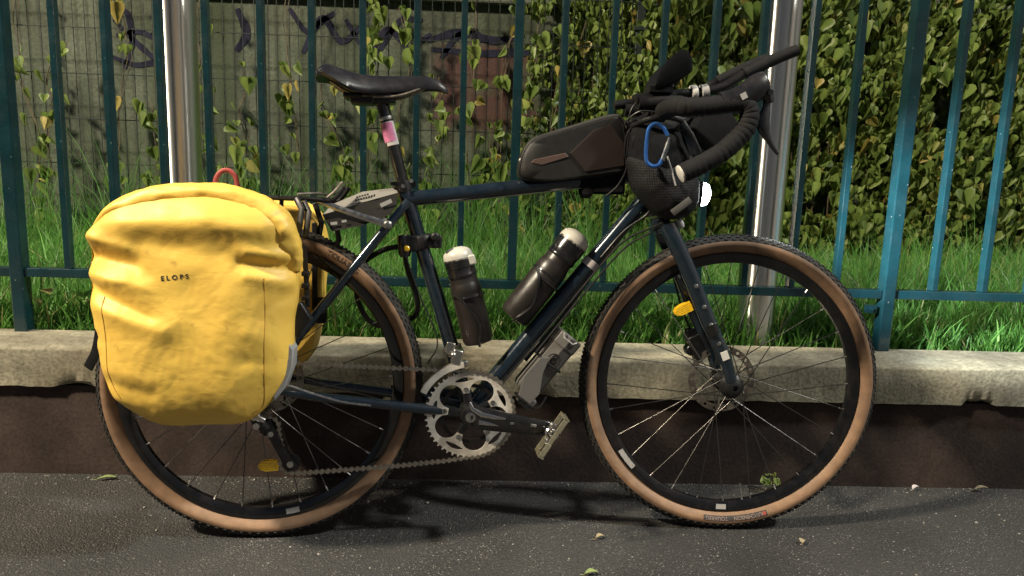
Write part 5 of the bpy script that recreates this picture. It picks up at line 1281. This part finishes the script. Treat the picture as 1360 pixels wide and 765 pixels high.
m = MB(); m.tube(catmull([P(.852, .86, .117), P(.862, .83, .120), P(.872, .80, .120)], 4), .0018, 6); part(m, 'cord', M['grey_band'], sb)
m = MB(); m.tube([P(.885, .935, .100), P(.9, .905, .108), P(.915, .868, .112)], [.006, .011, .014], 10, flat=(.25, 1), up=(0, 1, 0)); part(m, 'side_panel', M['gloss_black'], sb)

# carabiner
cb = bthing('carabiner', (.83, .84, .125), 'blue carabiner clipped to the black feed bag', 'carabiner')
m = MB(); m.tube(catmull([P(.848, .902, .126), P(.838, .917, .126), P(.822, .925, .126), P(.808, .915, .126), (P(.804, .893, .127)), P(.803, .865, .127), P(.806, .846, .128), P(.819, .838, .128), P(.832, .842, .128), P(.838, .853, .128)], 6), .0042, 10); part(m, 'hook', M['blue'], cb)
m = MB(); m.tube([P(.838, .850, .128), P(.853, .897, .127)], .0050, 10); part(m, 'gate', M['chrome'], cb)

# handlebar roll in front of the stem
hr = bthing('handlebar_bag', (.955, .87, -.02), 'small black roll bag between the handlebar drops', 'bag')
m = MB(); m.lathe([(.02, -.13), (.045, -.125), (.052, -.11), (.054, 0), (.052, .085), (.046, .10), (.02, .106)], P(.972, .915, 0), (-.08, -1, 0), 32); part(m, 'body', M['fabric'], hr)
for w in (-.06, .04):
    m = MB(); m.lathe([(.0555, 0), (.0555, .018)], P(.972 + .08 * w, .915, w), (-.08, -1, 0), 32); m.tube([P(.94, .955, w + .01), P(.88, .965, w + .01), P(.85, .955, w + .01)], .006, 8, flat=(.3, 1), up=(0, 1, 0)); part(m, 'strap', M['black_plastic'], hr)

# headlight, clamped on the fork crown: part of the bicycle
m = MB(); m.lathe([(.012, -.05), (.022, -.046), (.026, -.02), (.028, 0), (.029, .007), (.0265, .007), (.0255, .002)], P(.958, .786, .02), (.93, -.28, -.06), 28); m.tube([P(.945, .77, .02), P(.92, .755, .01), P(.885, .73, .0)], .008, 10); hl = part(m, 'headlight', M['black_plastic'], bike)
M['lamp'] = emat('headlight lens', (.88, .96, 1.0), 22.0)
m = MB(); m.lathe([(.0265, .003), (.0258, .010), (.022, .018), (.013, .0225), (.003, .0245)], P(.960, .786, .02), (.93, -.28, -.06), 28); m.build('lens', M['lamp'], hl, 60)
m = MB(); m.lathe([(.008, 0), (.009, .012), (.006, .02)], P(.905, .728, .045), (.5, 0, -.9), 14); m.build('lamp_knob', M['grey_band'], hl)
ld = bpy.data.lights.new('headlight_beam', 'SPOT'); ld.energy = 330; ld.color = (.86, .95, 1.0); ld.spot_size = math.radians(60); ld.spot_blend = .95; ld.shadow_soft_size = .025
lo = bpy.data.objects.new('headlight_beam', ld); C.objects.link(lo)
lp = bikeM @ P(.99, .783, .024); lo.location = lp; lo.rotation_euler = Vector((.95, .31, -.11)).to_track_quat('-Z', 'Y').to_euler()

# ------------------------------------------------------------------ bottles
def bottle(name, a, b_, r, label, cap=True):
    A = P(*a); B = P(*b_); d = (B - A).normalized(); L = (B - A).length
    th_ = bthing(name, a, label, 'bottle', 'black water bottles')
    m = MB(); m.lathe([(r * .55, 0), (r * .90, .003), (r, .012), (r, L * .50), (r * .99, L * .515), (r * .985, L * .53), (r, L * .545), (r * .99, L * .60), (r * .92, L * .635), (r * .89, L * .655), (r * .89, L * .70)], A, d, 40); part(m, 'body', M['bottle'], th_, 40)
    m = MB(); m.lathe([(r * .90, L * .70), (r * .95, L * .715), (r * .95, L * .735), (r * .93, L * .74), (r * .93, L * .80), (r * .96, L * .805), (r * .96, L * .90), (r * .90, L * .905)], A, d, 40); part(m, 'lid', M['gloss_black'], th_, 40)
    m = MB(); m.lathe([(r * .96, L * .885), (r * .96, L * .92), (r * .90, L * .96), (r * .70, L * .99), (r * .40, L * 1.01), (.002, L * 1.015)], A, d, 40); part(m, 'dome_cap', M['dome'], th_, 60)
    if cap:
        e = Vector((0, -1, 0)); f = d.cross(e)
        m = MB(); m.box(A + d * L * .86 + f * r * .80 + e * r * .45, (.016, .022, .022), Matrix((f, e, d)).transposed()); part(m, 'cap_tab', M['dome'], th_, 30, .003)
    m = MB(); m.lathe([(r * 1.004, L * .505), (r * 1.012, L * .51), (r * 1.012, L * .525), (r * 1.004, L * .53)], A, d, 40, caps=False); part(m, 'groove_ring', M['gloss_black'], th_)
bottle('water_bottle', (.474, .440, 0), (.418, .652, 0), .0345, 'black bottle with milky dome cap standing by the seat tube')
bottle('water_bottle', (.548, .498, 0), (.694, .690, 0), .0365, 'black bottle with milky dome cap lying on the down tube', False)
cage((.474, .440, 0), (.418, .652, 0), .0345); cage((.548, .498, 0), (.694, .690, 0), .0365)
kg = bthing('tool_canister', (.585, .335, 0), 'dark grey tool canister under the down tube', 'canister')
A = P(.578, .332, 0); B = P(.680, .460, 0); d = (B - A).normalized(); Lk = (B - A).length
m = MB(); m.lathe([(.015, 0), (.030, .003), (.034, .012), (.034, Lk * .80), (.036, Lk * .81), (.036, Lk * .98), (.033, Lk)], A, d, 8); part(m, 'body', M['keg'], kg, 40, .003)
f = d.cross(Vector((0, -1, 0)))
m = MB(); m.tube([A + d * (Lk * .60 + .014 * math.cos(t)) + f * (.014 * math.sin(t)) + Vector((0, -.0345, 0)) for t in np.linspace(0, 6.28, 22)[:-1]], .0016, 6, closed=True); m.tube([A + d * (Lk * .60 + .006 * math.cos(t)) + f * (.006 * math.sin(t)) + Vector((0, -.0345, 0)) for t in np.linspace(0, 6.28, 14)[:-1]], .0014, 6, closed=True); part(m, 'emblem', M['plate_dark'], kg)
m = MB(); m.tube([A + d * Lk * .985 + Vector((0, -.034, 0)) - f * .022, A + d * Lk * .93 + Vector((0, -.036, 0)) - f * .016, A + d * Lk * .93 + Vector((0, -.036, 0)) + f * .010, A + d * Lk * .985 + Vector((0, -.034, 0)) + f * .016], .0018, 6); part(m, 'lid_notch', M['grey_band'], kg)
m = MB(); m.prism([A + Vector((0, -.036, 0)) + d * a + f * b_ for a, b_ in ((-.012, -.012), (.03, -.030), (.085, -.028), (.098, -.012), (.06, .0), (.02, .024), (-.012, .022))], (0, -.003, 0)); M['cage_grey'] = mat('grey cage', (.15, .145, .14), .35, .3, rvar=.1); part(m, 'cage_side', M['cage_grey'], bike, 0, .0015)
m = MB(); m.tube(catmull([A + d * .085 + (Vector((0, -1, 0)) * math.cos(t) + f * math.sin(t)) * .0365 for t in np.linspace(-1.5, 1.7, 10)], 3), .0028, 8); m.tube(catmull([A - d * .012 + f * -.02 + Vector((0, -.03, 0)), A - d * .016 + f * .0 + Vector((0, -.036, 0)), A - d * .012 + f * .045 + Vector((0, -.02, 0)), A + d * .02 + f * .05], 5), .003, 8); part(m, 'bottle_cage', M['gloss_black'], bike)
m = MB(); m.box(A - d * .014 + f * .018, (.036, .05, .030), Matrix((f, Vector((0, -1, 0)), d)).transposed()); part(m, 'cage_foot', M['cage_grey'], bike, 30, .004)

# ------------------------------------------------------------------ cable lock
ck = bthing('cable_lock', (.33, .50, 0), 'black cable lock looped behind the seat tube with an amber button', 'lock')
m = MB(); m.tube(catmull([P(.305, .645, .0), P(.312, .60, -.022), P(.328, .555, -.024), P(.335, .52, -.026), P(.327, .495, -.028), P(.29, .478, -.05), P(.25, .468, -.06), P(.215, .49, -.06), P(.195, .545, -.06), P(.20, .60, -.058), P(.25, .64, -.045), P(.30, .655, -.02)], 8), .0062, 10); part(m, 'cable', M['black_plastic'], ck)
m = MB(); m.lathe([(.020, -.016), (.022, -.012), (.022, .012), (.020, .016)], P(.345, .665), P(-.155, .503), 20); m.box(P(.322, .662, .004), (.034, .030, .036)); m.box(P(.374, .667, 0), (.026, .020, .030)); m.lathe([(.010, 0), (.010, .02)], P(.372, .678, .012), (0, -1, 0), 12); part(m, 'bracket', M['black_plastic'], ck, 30, .004)
m = MB(); m.lathe([(.012, -.02), (.014, -.015), (.014, .02), (.011, .028)], P(.304, .660, .006), P(.1, -.9), 16); part(m, 'lock_barrel', M['gloss_black'], ck)
m = MB(); m.lathe([(.0065, 0), (.0065, .003), (.004, .005)], P(.311, .651, .020), (0, -1, 0), 14); part(m, 'button', M['amber'], ck)

# ------------------------------------------------------------------ street lamp down the street (left, out of frame)
sl = empty('street_lamp', (-4.7, -2.0, 0), label='tall street lamp standing on the pavement left of the bicycle', cat='street lamp')
m = MB(); m.tube([(0, 0, 0), (0, 0, 2.5), (0, 0, 5.0)], [.07, .055, .045], 16); m.build('pole', M['black_metal'], sl)
m = MB(); m.tube([(0, 0, 4.95), (.2, 0, 5.1), (.6, 0, 5.13)], .025, 12); m.build('arm', M['black_metal'], sl)
m = MB(); m.box((.75, 0, 5.13), (.42, .18, .07), top=.7); m.build('lamp_head', M['black_metal'], sl, 30, .01)
m = MB(); m.box((.78, 0, 5.088), (.30, .13, .012)); m.build('lens', emat('street lamp lens', (1, .80, .52), 18), sl, 0)
ld = bpy.data.lights.new('street_lamp_light', 'SPOT'); ld.energy = 4300; ld.color = (1.0, .86, .64); ld.spot_size = math.radians(150); ld.spot_blend = .6; ld.shadow_soft_size = .22
lo2 = bpy.data.objects.new('street_lamp_light', ld); C.objects.link(lo2); lo2.location = (-3.92, -2.0, 5.06); lo2.rotation_euler = Vector((.6, .5, -.8)).to_track_quat('-Z', 'Y').to_euler()
